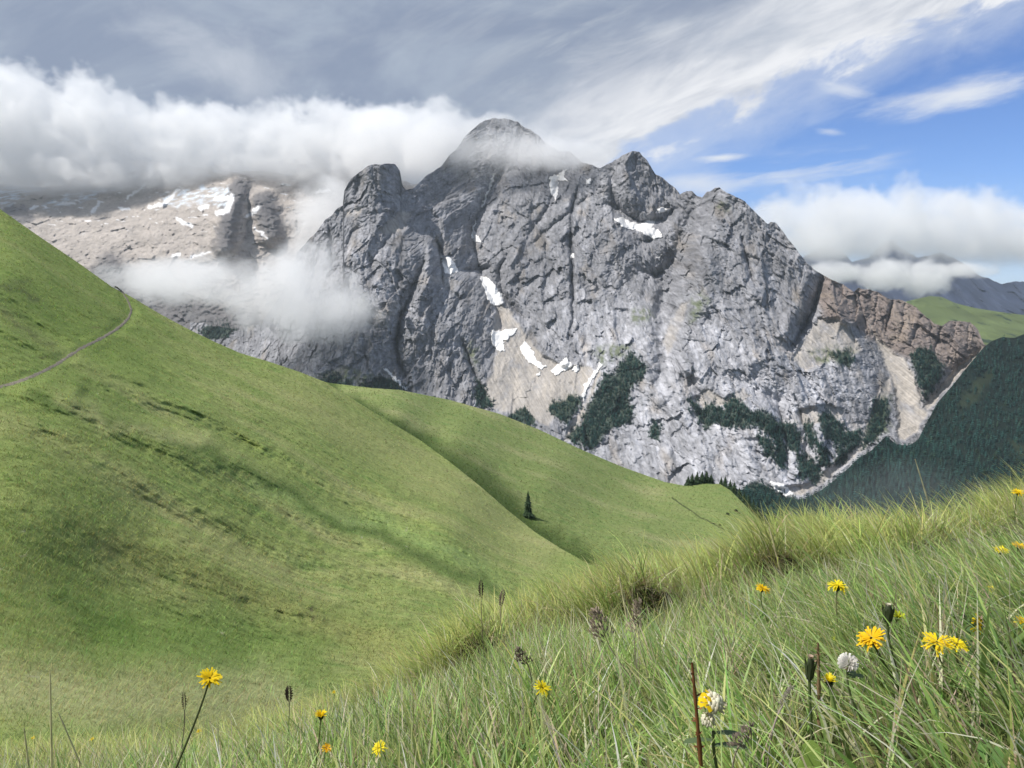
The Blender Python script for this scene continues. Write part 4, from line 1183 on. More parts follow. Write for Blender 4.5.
hill_grass("hillside_grass", hill, 210000, (-12, 205, 700, 760), hill_albedo, 1., "short mottled green grass covering the long left hillside")
def spur_albedo(px, py, X, Z, Y):
    c = grass_albedo(px, py, X, Y * .6, 310, 1.6) * np.array([1.22, 1.14, 1.35])
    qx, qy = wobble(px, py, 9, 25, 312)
    gully_shade = sstep(34, 2, dline(qx, qy, DGL)[0] * np.interp(px, [340, 480, 600], [2.4, .9, 1.5]))
    return np.clip(lerp(c, (.045, .075, .018), .92 * gully_shade), .01, .5)  # blades take the same painted gully shade
hill_grass("spur_grass", spur, 80000, (300, 376, 800, 640), spur_albedo, 2.2, "fine even green grass on the rounded spur behind the left hillside")
# ------------------------------------------------------------------ flowers, buds, seed heads, stones
petal_mat = attr_mat("yellow_petal", .6, None, 0, translucent=.35, spec=.2)
green_mat = attr_mat("green_stem", .6, None, 0, translucent=.15, spec=.3)


class MB:
    def __init__(self): self.V = []; self.F3 = []; self.F4 = []; self.C = []; self.n = 0
    def put(self, V, F, c):
        V = np.asarray(V, float); F = np.asarray(F)
        c = np.asarray(c, float); c = np.repeat(c[None], len(V), 0) if c.ndim == 1 else c
        self.V.append(V); self.C.append(c)
        (self.F4 if F.shape[1] == 4 else self.F3).append(F + self.n); self.n += len(V)
    def tube(self, pts, rad, c, sides=7):
        pts = np.asarray(pts, float); m = len(pts); rad = np.broadcast_to(rad, (m,))
        t = np.gradient(pts, axis=0); t /= np.linalg.norm(t, axis=1)[:, None] + 1e-12
        ref = np.array([1., 0, 0]) if abs(t[0, 0]) < .8 else np.array([0, 1., 0])
        a = np.cross(t, ref); a /= np.linalg.norm(a, axis=1)[:, None]; b = np.cross(t, a)
        q = np.linspace(0, 2 * np.pi, sides + 1)[:-1]
        V = (pts[:, None] + (np.cos(q)[None, :, None] * a[:, None] + np.sin(q)[None, :, None] * b[:, None]) * rad[:, None, None]).reshape(-1, 3)
        F = [(k * sides + i, k * sides + (i + 1) % sides, (k + 1) * sides + (i + 1) % sides, (k + 1) * sides + i) for k in range(m - 1) for i in range(sides)]
        cc = np.asarray(c, float)
        if cc.ndim == 2: cc = np.repeat(cc, sides, 0)
        self.put(V, F, cc)
    def strap(self, p, d, up, L, w, bend, c, seg=4, notch=True, c1=None):
        """a ligule / leaf: root p, direction d, normal up"""
        d = d / np.linalg.norm(d); up = up - d * (up @ d); up /= np.linalg.norm(up); s = np.cross(d, up)
        V = []; x = 0.; z = 0.
        cs = []
        for k in range(seg + 1):
            t = k / seg
            if k:
                th = bend * t; x += math.cos(th) * L / seg; z += math.sin(th) * L / seg
            ww = w * .5 * (.45 + .75 * math.sin(min(1, t * 1.15) * math.pi * .62)) * (1 if t < .99 or notch else .25)
            q = p + d * x + up * z
            V += [q - s * ww, q + s * ww]
            ck = np.array(c) if c1 is None else np.array(c) * (1 - t) + np.array(c1) * t
            cs += [ck, ck]
        F = [(2 * k, 2 * k + 1, 2 * k + 3, 2 * k + 2) for k in range(seg)]
        self.put(V, F, np.array(cs))
    def blob(self, cen, rad, c, seed=0, rough=.12, nu=12, nv=8):
        cen = np.asarray(cen, float); rad = np.broadcast_to(rad, (3,))
        u = np.linspace(0, 2 * np.pi, nu + 1)[:-1]; v = np.linspace(0, np.pi, nv)
        U, Vv = np.meshgrid(u, v)
        r = 1 + rough * pn(np.cos(U) * np.sin(Vv) * 2.3 + seed, np.cos(Vv) * 2.3 + np.sin(U) * np.sin(Vv) * 1.7, seed % 90)
        P = np.stack([np.cos(U) * np.sin(Vv) * r, np.sin(U) * np.sin(Vv) * r, np.cos(Vv) * r], -1) * rad + cen
        F = [(j * nu + i, j * nu + (i + 1) % nu, (j + 1) * nu + (i + 1) % nu, (j + 1) * nu + i) for j in range(nv - 1) for i in range(nu)]
        self.put(P.reshape(-1, 3), F, c)
    def build(self, name, mat, parent=None, smooth=True):
        fl = []
        if self.F4: fl.append(np.concatenate(self.F4))
        if self.F3: fl.append(np.concatenate(self.F3))
        return mesh_obj(name, np.concatenate(self.V), fl, mat, parent, col=np.clip(np.concatenate(self.C), .005, .85), smooth=smooth)


def P3(px, py, Y): return np.array([float(v) for v in at(px, py, Y)])


def frame(axis):
    a = np.asarray(axis, float); a = a / np.linalg.norm(a)
    r = np.cross(a, [0, 1., .2]); r /= np.linalg.norm(r)
    return a, r, np.cross(a, r)


def stem_path(head, axis, root_px, sink=.02, n=12):
    """from the head down to the ground; root_px = (px, py) the stem passes through on its way, or None"""
    a, _, _ = frame(axis)
    if root_px is None:
        rx, ry = head[0] - a[0] * .05, head[1] + .01
    else:
        q = P3(root_px[0], root_px[1], head[1] + .004)
        d = q - head; s = 1.
        for _ in range(60):
            w = head + d * s
            if w[2] < ground_z(w[0], w[1]): break
            s += .12
        rx, ry = (head + d * s)[:2]
    root = np.array([rx, ry, float(ground_z(rx, ry)) - sink])
    L = np.linalg.norm(head - root)
    t = np.linspace(0, 1, n)[:, None]
    c1 = root + (head - root) * .5 + np.array([0, 0, .02]) if root_px is None else root + (head - root) * .5
    c2 = head - a * L * .22
    return (1 - t) ** 3 * root + 3 * (1 - t) ** 2 * t * c1 + 3 * (1 - t) * t ** 2 * c2 + t ** 3 * head, root


YEL = np.array([.82, .58, .012]); YEL2 = np.array([.84, .66, .02]); ORA = np.array([.82, .46, .01])


def hawkbit(px, py, wpx, Y, label, axis=(0, -.3, 1), root=None, openness=.05, c=YEL, name="yellow_hawkbit", stem_r=.0012, stem_c=(.12, .15, .05), seed=0, n_pet=78, cup=1., parts=True):
    rng = np.random.default_rng(800 + seed)
    R = .47 * wpx * Y / FPX
    head = P3(px, py, Y)
    a, r, b = frame(axis)
    path, rt = stem_path(head - a * R * .35, axis, root)
    o = empty(name, rt)
    tag(o, label, "flower", "yellow flowers in the near grass")
    m = MB()
    for k in range(n_pet):
        t = (k + .5) / n_pet; lay = t ** .6
        ang = k * 2.39996 + .2 * rng.normal()
        rad = r * math.cos(ang) + b * math.sin(ang)
        el = openness + (1 - lay) * .62 + .14 * rng.normal()
        d = rad * math.cos(el) + a * math.sin(el)
        up = a * math.cos(el) - rad * math.sin(el)
        L = R * (.42 + .58 * lay) * (.9 + .2 * rng.random())
        m.strap(head + rad * R * .10 - rt, d, up, L, R * .115, -.35 + .3 * rng.normal() - .2 * (1 - lay), c * (.82 + .3 * rng.random()), c1=c * np.array([1.05, 1.12, 1.3]))
    m.build("petals", petal_mat, o)
    m = MB()
    zz = np.linspace(0, 1, 6); prof = np.array([.12, .22, .27, .26, .30, .34]) * cup
    m.tube([head - rt + a * R * (-.62 + .66 * z) for z in zz], prof * R, np.array([.045, .07, .028]), 10)
    for k in range(13):
        ang = k * 2 * math.pi / 13; rad = r * math.cos(ang) + b * math.sin(ang)
        m.strap(head - rt + a * R * -.45 + rad * R * .24 * cup, a + rad * .25, rad, R * .55, R * .14, .3, np.array([.05, .075, .03]), 3)
    m.build("bracts", green_mat, o)
    m = MB(); m.tube(path - rt, np.linspace(1.15, .85, len(path)) * stem_r, np.array(stem_c)); m.build("stem", green_mat, o)
    return o


hawkbit(210, 678, 27, .98, "solitary yellow flower on a long stem leaning left at lower left", (.35, -.12, 1), (183, 742), .10, seed=1, stem_r=.0016, stem_c=(.10, .12, .05))
hawkbit(321, 716, 15, 1.15, "half closed yellow flower held upright above two lower ones", (.1, -.05, 1), (316, 752), .75, seed=2, cup=1.3)
hawkbit(327, 748, 12, 1.15, "small orange yellow flower low in the grass beneath the half closed one", (.4, -.5, 1), None, .25, ORA, seed=3)
hawkbit(379, 748, 17, 1.1, "yellow flower at the bottom edge beside brown withered stems", (-.5, -.6, 1), None, .1, YEL2, seed=4)
hawkbit(543, 688, 21, 1.05, "yellow flower tilted among straw stems in the middle of the near grass", (.55, -.35, .8), None, .05, YEL2, seed=5, n_pet=46)
hawkbit(763, 588, 16, 1.6, "orange yellow flower under the grassy mound left of the flat open one", (.3, -.15, 1), (768, 612), .08, ORA * np.array([1, 1.15, 1]), seed=6)
hawkbit(838, 585, 23, 1.15, "flat open yellow flower on a straight pale stem before the mound", (.08, -.05, 1), (840, 630), -.02, YEL2, seed=7, stem_c=(.25, .26, .12), stem_r=.0014)
hawkbit(871, 638, 31, .82, "large orange yellow flower tilted left beside a dark bud", (-.55, -.25, 1), (893, 672), .12, ORA * np.array([1., 1.1, 1.]), seed=8, stem_r=.0016)
hawkbit(937, 642, 34, .80, "left one of two big yellow flowers growing side by side", (-.12, -.05, 1), (955, 668), .04, YEL, seed=9)
hawkbit(957, 643, 26, .80, "right one of two big yellow flowers growing side by side", (.1, -.08, 1), (975, 668), .04, YEL2, seed=10)
hawkbit(979, 624, 24, .95, "ragged yellow flower with a dark middle right of the twin flowers", (.5, -.9, .4), None, -.1, YEL, seed=11, n_pet=26, cup=1.7)
hawkbit(1001, 550, 16, 1.65, "yellow flower on a dark short stalk left of another at the right edge", (.0, -.08, 1), (1000, 572), .12, YEL2, seed=12)
hawkbit(1019, 546, 14, 1.65, "orange yellow flower cut by the right edge level with its neighbour", (.1, -.2, 1), (1019, 570), .2, ORA * np.array([1, 1.15, 1]), seed=13)
hawkbit(1018, 492, 13, 2.2, "highest yellow flower, standing on the crest at the right edge", (.05, -.2, 1), (1017, 515), .15, YEL, seed=14)
hawkbit(992, 588, 13, 1.5, "small yellow flower seen edge on, above the ragged one", (0, -.02, 1), (990, 606), -.05, YEL2, seed=15)
hawkbit(1022, 622, 17, 1.1, "yellow flower half out of the frame low on the right edge", (.3, -.5, .8), None, .1, YEL, seed=16)
hawkbit(898, 617, 17, 1.1, "lemon green young flower above the large orange yellow one", (.2, -.2, 1), (894, 650), .7, np.array([.50, .50, .02]), seed=17, n_pet=40)
hawkbit(833, 640, 9, 1.2, "tiny lemon green flower bud above the white clover", (.1, -.2, 1), None, .8, np.array([.42, .48, .03]), seed=18, n_pet=26)
hawkbit(829.5, 682, 19, .72, "closing yellow flower on a thick pale green curved stem at bottom right", (-.18, -.05, 1), (842, 722), 1.02, YEL2, seed=19, stem_r=.0024, stem_c=(.26, .36, .12), cup=1.35)
for k, (px, py, w, Y) in enumerate(((199, 731, 6, 3.0), (92, 739, 5, 3.1), (33, 738, 5, 3.1), (334, 692, 5, 2.9), (197, 752, 6, 2.6), (560, 598, 5, 4.2))):
    hawkbit(px, py, w, Y, ["tiny distant yellow flower right of the long leaning stem", "tiny distant yellow flower left of the bottom, right of its twin", "tiny distant yellow flower nearest the lower left corner", "tiny distant yellow flower above the half closed one", "tiny yellow flower at the foot of the long leaning stem", "tiny yellow flower on the slope's crest below the spur"][k],
            (.1, -.6, 1), None, .2, YEL, seed=30 + k, n_pet=18)


def bud(px, py, wpx, hpx, Y, label, root, tip, seed, stem_r=.0014):
    head = P3(px, py, Y); s = Y / FPX
    axis = np.array([-.05, 0, 1.]); path, rt = stem_path(head - np.array([0, 0, hpx * s * .5]), axis, root)
    o = empty("flower_bud", rt); tag(o, label, "flower bud", "closed buds in the near grass")
    m = MB(); zz = np.linspace(0, 1, 9); prof = np.array([.25, .42, .5, .5, .47, .42, .36, .30, .24])
    m.tube([head - rt + np.array([0, 0, (z - .5) * hpx * s]) for z in zz], prof * wpx * s, np.array([.045, .06, .028]), 10)
    for k in range(9):
        a = k * .698; rad = np.array([math.cos(a), math.sin(a), 0])
        m.strap(head - rt - np.array([0, 0, hpx * s * .45]) + rad * wpx * s * .42, np.array([0, 0, 1.]) + rad * .06, rad, hpx * s * .9, wpx * s * .30, .15, np.array([.055, .075, .032]), 4, False)
    m.build("bracts", green_mat, o)
    m = MB()
    for k in range(16):
        a = k * 2.4; rad = np.array([math.cos(a), math.sin(a), 0])
        m.strap(head - rt + np.array([0, 0, hpx * s * .42]) + rad * wpx * s * .10, np.array([0, 0, 1.]) + rad * .25, rad, hpx * s * .22, wpx * s * .16, .2, np.array(tip), 2)
    m.build("petal_tip", petal_mat, o)
    m = MB(); m.tube(path - rt, stem_r, np.array([.09, .13, .045])); m.build("stem", green_mat, o)


bud(810, 669, 9, 24, .72, "tall closed dark green bud with a pink tip left of the closing yellow flower", (812, 720), (.55, .42, .32), 1, .0015)
bud(888, 614, 10, 18, .86, "short dark bud with a white tip beside the large orange yellow flower", (896, 650), (.70, .66, .52), 2)


def clover(px, py, wpx, Y, label):
    head = P3(px, py, Y); R = .5 * wpx * Y / FPX
    path, rt = stem_path(head - np.array([0, 0, R * .8]), (.1, 0, 1), (862, 700))
    o = empty("white_clover", rt); tag(o, label, "flower")
    rng = np.random.default_rng(850); m = MB()
    for k in range(110):
        z = 1 - 1.75 * (k + .5) / 110; a = k * 2.39996; q = math.sqrt(max(0, 1 - z * z)); d = np.array([math.cos(a) * q, math.sin(a) * q, z])
        m.strap(head - rt + d * R * .35, d + rng.normal(size=3) * .12 + np.array([0, 0, .25]), np.cross(d, [.3, .2, 1.]), R * .68, R * .15, .5, np.array([.80, .76, .72]) * (.85 + .2 * rng.random()), 3, c1=np.array([.80, .78, .74]))
    m.build("florets", petal_mat, o)
    m = MB()
    for k in range(14):
        a = k * .45; d = np.array([math.cos(a), math.sin(a), -.5]); m.strap(head - rt + d * R * .15 + np.array([0, 0, -.3 * R]), d, np.array([0, 0, 1.]), R * .55, R * .2, .4, np.array([.16, .13, .07]), 2, False)
    m.build("calyx", green_mat, o)
    m = MB(); m.tube(path - rt, .0012, np.array([.15, .19, .08])); m.build("stem", green_mat, o)
    m = MB()
    for k in range(3):
        a = -.5 + 2.1 * k; d = np.array([math.cos(a), math.sin(a), .1]); m.strap(head - rt + np.array([R * .7, 0, -R * 1.2]), d, np.array([0, 0, 1.]), R * .9, R * .8, -.3, np.array([.08, .13, .04]), 4, False)
    m.build("leaf", green_mat, o)


clover(848, 663, 21, .74, "round white clover head beside the closing yellow flower")


def vetch(px, py, Y, label):
    head = P3(px, py, Y); s = Y / FPX
    path, rt = stem_path(head - np.array([0, 0, 24 * s]), (.05, 0, 1), (722, 768))
    o = empty("kidney_vetch", rt); tag(o, label, "flower")
    rng = np.random.default_rng(860); mc = MB(); my = MB()
    for (ox, oz, R, n) in ((-1, 7, 13, 44), (-6, -12, 9, 30)):
        for k in range(n):
            z = 1 - 1.5 * (k + .5) / n; a = k * 2.4; q = math.sqrt(max(0, 1 - z * z)); d = np.array([math.cos(a) * q, math.sin(a) * q, z])
            p0 = head - rt + np.array([ox * s, 0, oz * s]) + d * R * s * .35
            yellow = (d[0] < -.15 and d[2] > -.1 and oz > 0)
            if yellow:
                my.strap(p0 + d * R * s * .3, d + np.array([-.1, -.1, .4]), np.cross(d, [.1, .9, .3]), R * s * .62, R * s * .36, .9, np.array([.84, .62, .015]) * (.85 + .2 * rng.random()), 3)
            L = R * s * .62
            V0 = p0 + d * L * .5
            mc.blob(V0, np.array([.20, .20, .34]) * R * s * (.8 + .4 * rng.random()), np.array([.80, .76, .60]) * (.85 + .3 * rng.random()), k, .2, 7, 5)
            if rng.random() < .5: mc.strap(V0, d + .3 * rng.normal(size=3), np.cross(d, [.3, .2, 1.]), R * s * .5, R * s * .15, .6, np.array([.52, .46, .34]), 3)
    mc.build("woolly_calyx", petal_mat, o); my.build("petals", petal_mat, o)
    m = MB(); m.tube(path - rt, .0015, np.array([.13, .16, .07]))
    m.build("stem", green_mat, o)
    m = MB()
    for (dx_, dz_, L, w) in ((6, -26, 30, 9), (-4, -34, 34, 8), (10, -40, 36, 10)):
        m.strap(head - rt + np.array([0, 0, dz_ * s]), np.array([math.copysign(1, dx_), -.2, .35]), np.array([0, 0, 1.]), L * s, w * s, -.5, np.array([.08, .12, .05]), 5, False)
    m.build("leaf", green_mat, o)


vetch(714, 710, .66, "woolly cream coloured flower with yellow lips in front of the rust brown stalk")


def stalk(px0, py0, px1, py1, Y, w, c, label, name="dry_stalk", cat="stalk", knots=True):
    top = P3(px0, py0, Y); path, rt = stem_path(top, (top - P3(px1, py1, Y)), (px1, py1), n=16)
    o = empty(name, rt); tag(o, label, cat)
    r = .5 * w * Y / FPX
    k = np.arange(16)
    m = MB(); m.tube(path - rt, r * np.linspace(1.2, .55, 16) * (1 + .35 * (k % 4 == 0)), np.array(c)[None] * (.75 + .5 * np.random.default_rng(870 + int(px0)).random((16, 1))))
    m.build("stem", green_mat, o)
    if knots:
        m = MB(); rng = np.random.default_rng(880 + int(px0))
        for q in range(26):
            p = path[int(8 + 7 * rng.random())] - rt; d = rng.normal(size=3); d[2] = abs(d[2]) * 1.6; m.strap(p, d, np.cross(d, [.2, .5, .3]), r * (1.6 + 1.5 * rng.random()), r * .8, .5, np.array(c) * (.6 + .6 * rng.random()), 3, False)
        m.build("bract", green_mat, o)
    return o


stalk(692, 663, 699, 735, .62, 5.0, (.20, .085, .035), "rust brown upright stalk behind the woolly cream flower")
stalk(818, 643, 819, 684, .85, 4.0, (.24, .16, .09), "short brown withered stalk between the dark bud and the white clover")
stalk(50, 672, 52, 760, 2.0, 2.2, (.60, .56, .34), "tall pale grass stem standing at lower left, taller of two", "grass_stem", "grass stem", False)
stalk(24, 728, 29, 768, 1.8, 2.2, (.60, .56, .34), "short pale grass stem near the lower left corner", "grass_stem", "grass stem", False)
stalk(58, 712, 74, 748, 2.0, 2.0, (.58, .55, .33), "pale grass stem slanting right of the tall one at lower left", "grass_stem", "grass stem", False)
stalk(619, 575, 628, 622, 2.2, 2.0, (.62, .56, .34), "tall straw stem rising past the crest under the spur", "grass_stem", "grass stem", False)
stalk(769, 527, 783, 575, 2.6, 2.0, (.62, .56, .34), "straw stem arching on the sunlit mound before the dark woods", "grass_stem", "grass stem", False)
stalk(905, 664, 922, 712, .72, 2.6, (.44, .30, .22), "pinkish dry blade bent over in the grass at lower right", "grass_stem", "grass stem", False)
stalk(915, 459, 930, 505, 2.8, 1.6, (.5, .48, .34), "fine grass stem rising against the dark forest", "grass_stem", "grass stem", False)


def seed_head(px, py, wpx, hpx, Y, c, label, root=None, lean=0., kind="plantain"):
    head = P3(px, py, Y); s = Y / FPX; ax = np.array([lean, 0, 1.]); ax /= np.linalg.norm(ax)
    path, rt = stem_path(head - ax * hpx * s * .5, ax, root)
    o = empty("seed_head", rt); tag(o, label, "seed head", "dark seed heads above the grass")
    rng = np.random.default_rng(900 + int(px)); m = MB()
    if kind == "plantain":
        for k in range(70):
            t = k / 69; a = k * 2.4; w = wpx * s * .5 * math.sin(math.pi * (.12 + .82 * t)) ** .6
            d = np.array([math.cos(a), math.sin(a), .5])
            m.strap(head - rt + ax * (t - .5) * hpx * s + d * w * .3, d, np.cross(d, [.3, .1, 1.]), w * .9, w * .5, .4, np.array(c) * (.6 + .8 * rng.random()), 2, False)
    else:
        for k in range(120):
            t = rng.random(); a = rng.random() * 6.28; q = wpx * s * .5 * (1 - .75 * t) * rng.random() ** .5
            p = head - rt + ax * (t - .5) * hpx * s + np.array([math.cos(a) * q, math.sin(a) * q, -.2 * q])
            d = np.array([math.cos(a) * .5 - .35, math.sin(a) * .5, .8])
            m.strap(p, d, np.cross(d, [.3, .1, 1.]), hpx * s * .17, wpx * s * .055, .5, np.array(c) * (.6 + .8 * rng.random()), 2, False)
    m.build("spikelets", green_mat, o)
    m = MB(); m.tube(path - rt, .0006 + .0002 * Y, np.array(c) * 1.3 + .03); m.build("stem", green_mat, o)


DK = (.085, .065, .05); BR = (.25, .20, .15)
seed_head(481, 589, 5.5, 19, 2.2, DK, "dark pointed seed head, left one of a pair above the crest", (482, 615))
seed_head(502, 598, 6, 18, 2.2, BR, "brownish drooping seed head, right one of a pair above the crest", (503, 620), .15)
seed_head(184, 701, 5, 20, 1.5, DK, "slim dark seed head left of the long leaning flower stem", (181, 735))
seed_head(289, 694, 8, 17, 1.6, DK, "forked dark seed head in the bowl right of the leaning flower", (288, 720))
seed_head(600, 622, 30, 30, 1.25, BR, "feathery brown grass plume leaning left in front of the mound", (632, 672), -.35, "plume")
seed_head(637, 618, 16, 34, 1.2, BR, "loose thin brown plume just right of the feathery one", (640, 680), .1, "plume")
seed_head(522, 655, 22, 16, 1.3, (.10, .075, .06), "flattened dark grass plume lying on the near sward", (530, 690), -.6, "plume")
seed_head(745, 735, 26, 26, .62, (.19, .15, .12), "greyish brown grass plume right of the woolly cream flower", (740, 766), .5, "plume")
seed_head(788, 696, 10, 22, .68, (.26, .22, .20), "pale mauve grass ear slanting left of the tall closed bud", (780, 716), .5, "plume")


def leaf_plant(px, py, Y, label, leaves, c):
    p = P3(px, py, Y); rt = np.array([p[0], p[1], float(ground_z(p[0], p[1])) - .01])
    o = empty("broad_leaved_plant", rt); tag(o, label, "plant")
    s = Y / FPX
    for (ax_, el, L, w, bend) in leaves:
        m = MB(); d = np.array([math.cos(ax_) * math.cos(el), math.sin(ax_) * math.cos(el), math.sin(el)])
        m.strap(p - rt - np.array([0, 0, 10 * s]), d, np.cross(d, np.cross([0, -.6, 1.], d)), L * s, w * s, bend, np.array(c), 7, False, c1=np.array(c) * 1.15)
        m.build("leaf", green_mat, o)
    m = MB(); m.tube([p - rt - np.array([0, 0, 8 * s]), (p - rt) * .5 - np.array([0, 0, 6 * s]), np.array([0., 0, 0])], .0014, np.array(c)); m.build("stem", green_mat, o)


leaf_plant(811, 775, .66, "bright green upright leaf at the bottom under the tall bud", [(1.2, 1.35, 44, 17, -.2), (2.6, 1.0, 30, 12, -.5)], (.16, .24, .05))
leaf_plant(1004, 772, .66, "fresh green pointed leaves in the lower right corner", [(2.2, 1.0, 40, 14, -.4), (.6, .7, 36, 15, -.5), (1.4, 1.2, 34, 12, -.3), (3.0, .5, 34, 12, -.4)], (.11, .21, .06))

stone_mat = attr_mat("lichen_stone", .9, 60., .35, (90., .01, .6))


def stone(px, py, wpx, hpx, Y, c, label, seed):
    p = P3(px, py, Y); s = Y / FPX; m = MB()
    u, v = np.meshgrid(np.linspace(0, 2 * np.pi, 29)[:-1], np.linspace(0, np.pi, 18))
    dx_, dy_, dz_ = np.cos(u) * np.sin(v), np.sin(u) * np.sin(v), np.cos(v)
    f = 1 + .25 * fbm(dx_ * 1.6 + seed, dy_ * 1.6 + dz_ * 1.3, 4, seed) - .12 * np.abs(facets(dx_ * 2.2 + 9, dz_ * 2.2 + dy_ * 2, seed)[0])
    P = np.stack([dx_ * f * wpx * s * .5, dy_ * f * wpx * s * .42, dz_ * f * hpx * s * .5], -1).reshape(-1, 3)
    F = [(j * 28 + i, j * 28 + (i + 1) % 28, (j + 1) * 28 + (i + 1) % 28, (j + 1) * 28 + i) for j in range(17) for i in range(28)]
    cc = np.array(c)[None] * (1 + .5 * fbm(P[:, 0] * 90, P[:, 2] * 90 + P[:, 1] * 40, 4, seed + 3))[:, None]
    o = mesh_obj("stone", P, np.array(F), stone_mat, col=np.clip(cc, .02, .6)); o.location = p
    tag(o, label, "stone")


stone(966, 546, 21, 15, 2.42, (.21, .17, .18), "mauve grey stone half sunk in the grass near the right edge", 1)
stone(652, 628, 12, 14, 2.44, (.17, .175, .185), "pale grey stone in the dark hollow of the earth bank", 2)
stone(800, 622, 18, 11, 2.46, (.16, .155, .15), "dark grey stone showing in the earth bank behind the flat open flower", 3)
# ------------------------------------------------------------------ light, sky, render settings
SUN_EL, SUN_AZ = math.radians(55), math.radians(-104)      # azimuth from +Y (view), clockwise: from the left, a little behind
sd = np.array([math.sin(SUN_AZ) * math.cos(SUN_EL), math.cos(SUN_AZ) * math.cos(SUN_EL), math.sin(SUN_EL)])
L_ = bpy.data.lights.new("sun", 'SUN'); L_.energy = 4.3; L_.angle = math.radians(.6); L_.color = (1., .955, .89)
so = bpy.data.objects.new("sun", L_); COL.objects.link(so)
from mathutils import Vector
so.rotation_euler = Vector(sd).to_track_quat('Z', 'Y').to_euler(); so.location = (0, 0, 3000)

world = bpy.data.worlds.new("World"); scene.world = world; world.use_nodes = True
wt = NT(world.node_tree); wt.n.clear()
wo = wt.node("ShaderNodeOutputWorld")
sky = wt.node("ShaderNodeTexSky"); sky.sky_type = 'NISHITA'; sky.sun_disc = False
sky.sun_elevation = SUN_EL; sky.sun_rotation = SUN_AZ; sky.altitude = 2400; sky.air_density = 1.; sky.dust_density = .4; sky.ozone_density = 1.6
SKY_STR = .085; K_ = .80 / SKY_STR
dirv = wt.node("ShaderNodeTexCoord").outputs["Generated"]
sep = wt.node("ShaderNodeSeparateXYZ", {0: dirv})
dx, dy, dz = sep.outputs
h = wt.m('MAXIMUM', dy, .12)
gx = wt.div(dx, h); gz = wt.div(dz, h)          # bearing and height of the sky ahead
vec = wt.xyz(gx, gz, wt.mul(dy, .0))
def rot(u0, v0, ang, su, sv):
    ca, sa = math.cos(ang), math.sin(ang)
    a = wt.add(wt.mul(wt.sub(gx, u0), ca), wt.mul(wt.sub(gz, v0), sa)); b = wt.sub(wt.mul(wt.sub(gz, v0), ca), wt.mul(wt.sub(gx, u0), sa))
    return a, b, wt.xyz(wt.mul(a, su), wt.mul(b, sv), 0.)
def S(px, py):
    x, y, z = at(px, py, 1.0); return float(x), float(z)
def clouds_mix(col, mask, c):
    k = .78 / SKY_STR
    return wt.mix(mask, col, (c[0] * k, c[1] * k, c[2] * k, 1))
blue = wt.node("ShaderNodeVectorMath", {0: sky.outputs[0], 1: (.72, .92, 1.28)}, operation='MULTIPLY').outputs[0]
col = blue
# thin cirrus low over the ridge and streaks
u0, v0 = S(770, 172); a, b, q = rot(u0, v0, math.radians(9), 3., 22.)
m = wt.mul(wt.mr(wt.noise(q, 1.6, 7, .62), .42, .75), wt.mr(wt.m('ABSOLUTE', wt.add(b, wt.mul(wt.m('ABSOLUTE', a), .05))), .0, .035, 1., 0.))
m = wt.mul(m, wt.mr(wt.m('ABSOLUTE', a), .1, .2, 1., 0.))
col = clouds_mix(col, wt.mul(m, .9), (.78, .82, .88))
for (px, py, ang, la, lb, sa, sb, k) in ((722, 157, 6, .045, .0065, 8., 40., 1.), (960, 92, 14, .15, .026, 5., 24., 1.), (700, 182, 4, .08, .02, 5., 22., .8), (830, 131, -4, .025, .006, 9., 40., .5), (845, 88, -8, .05, .012, 9., 40., .6)):
    u0, v0 = S(px, py); a, b, q = rot(u0, v0, math.radians(ang), sa, sb)
    n = wt.noise(q, 1., 7, .65)
    e = wt.m('SQRT', wt.add(wt.m('POWER', wt.m('ABSOLUTE', wt.div(a, la)), 2.), wt.m('POWER', wt.m('ABSOLUTE', wt.div(b, lb)), 2.)))
    m = wt.mr(wt.add(wt.sub(1.0, e), wt.mul(wt.sub(n, .5), 2.2)), 0., 1.1)
    col = clouds_mix(col, wt.mul(m, .92 * k), (.80, .83, .88))
# low white haze near the horizon on the right
m = wt.mr(gz, .02, .16, .55, 0.); col = clouds_mix(col, m, (.50, .60, .78))
# high grey sheet with a bright torn edge running up to the right
u0, v0 = S(640, 150); u1, v1 = S(985, 0); ang = math.atan2(v1 - v0, u1 - u0)
a, b, q = rot(u0, v0, ang, 2.2, 9.)
n = wt.noise(q, 1.4, 8, .62, .3)
n2 = wt.noise(wt.xyz(wt.mul(a, 8.), wt.mul(b, 18.), 0.), 1.3, 7, .6, .4)
edge = wt.add(wt.add(b, wt.mul(wt.sub(n, .5), .10)), wt.add(wt.mul(wt.sub(n2, .5), .085), wt.mul(wt.m('MINIMUM', wt.add(a, .02), 0.), -.30)))
deck = wt.mr(edge, -.008, .013)
wisp = wt.mul(wt.mr(edge, -.075, .01), .45)
bright = wt.mr(edge, .02, .17, 1., 0.)
patch = wt.noise(wt.node("ShaderNodeVectorMath", {0: vec, 1: (1., 2.0, 1.)}, operation='MULTIPLY').outputs[0], 3.6, 7, .58, .5)
n3 = wt.noise(q, 2.6, 7, .6, .4)
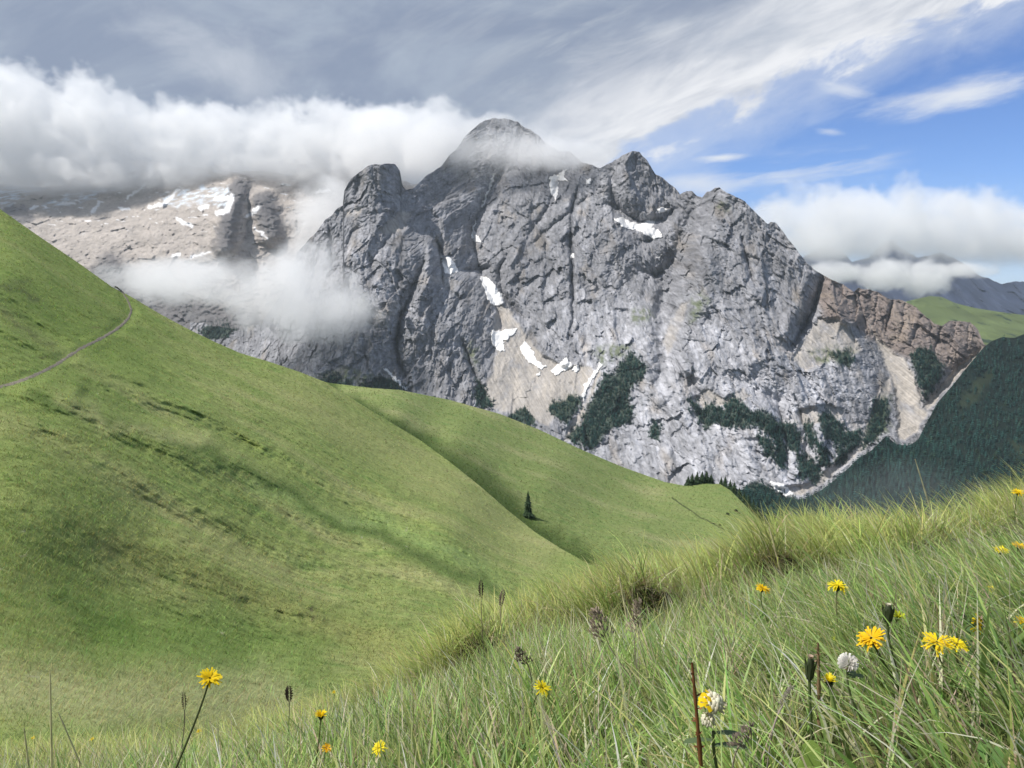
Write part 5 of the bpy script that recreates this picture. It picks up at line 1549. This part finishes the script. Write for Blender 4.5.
grey = wt.mix(wt.mr(patch, .40, .66), (.25 * K_, .305 * K_, .42 * K_, 1), (.37 * K_, .43 * K_, .53 * K_, 1))
grey = wt.mix(wt.mul(wt.mr(n3, .45, .72), wt.mr(a, -.35, .1, .15, .75)), grey, (.52 * K_, .56 * K_, .62 * K_, 1))
u2, v2 = S(232, 58); a2, b2, q2 = rot(u2, v2, math.radians(-14), 7., 11.)
pf = wt.mr(wt.add(wt.sub(1., wt.m('SQRT', wt.add(wt.m('POWER', wt.m('ABSOLUTE', wt.div(a2, .16)), 2.), wt.m('POWER', wt.m('ABSOLUTE', wt.div(b2, .055)), 2.)))), wt.mul(wt.sub(wt.noise(q2, 1., 7, .6, .4), .5), 2.4)), 0., 1.2)
grey = wt.mix(wt.mul(pf, .75), grey, (.58 * K_, .62 * K_, .69 * K_, 1))
sheet = wt.mix(wt.mul(bright, wt.mr(n3, .25, .6, .35, 1.)), grey, (.84 * K_, .85 * K_, .88 * K_, 1))
col = wt.mix(wisp, col, (.80 * K_, .84 * K_, .88 * K_, 1))
col = wt.mix(deck, col, sheet)
bg = wt.node("ShaderNodeBackground", {"Color": col, "Strength": SKY_STR})
wt.put(wo.inputs[0], bg.outputs[0])
world.cycles.sampling_method = 'MANUAL'; world.cycles.sample_map_resolution = 512

scene.render.engine = 'CYCLES'
vs = scene.view_settings; vs.view_transform = 'Standard'; vs.look = 'None'; vs.exposure = 0.42; vs.gamma = 1.0; vs.use_curve_mapping = False
cy_ = scene.cycles
cy_.use_denoising = True; cy_.denoiser = 'OPENIMAGEDENOISE'; cy_.denoising_input_passes = 'RGB_ALBEDO_NORMAL'
cy_.max_bounces = 10; cy_.diffuse_bounces = 2; cy_.glossy_bounces = 1; cy_.transmission_bounces = 3; cy_.transparent_max_bounces = 8; cy_.volume_bounces = 8
cy_.use_adaptive_sampling = True; cy_.adaptive_threshold = .015
cy_.caustics_reflective = False; cy_.caustics_refractive = False
cy_.sample_clamp_indirect = 4.
scene.render.use_persistent_data = False
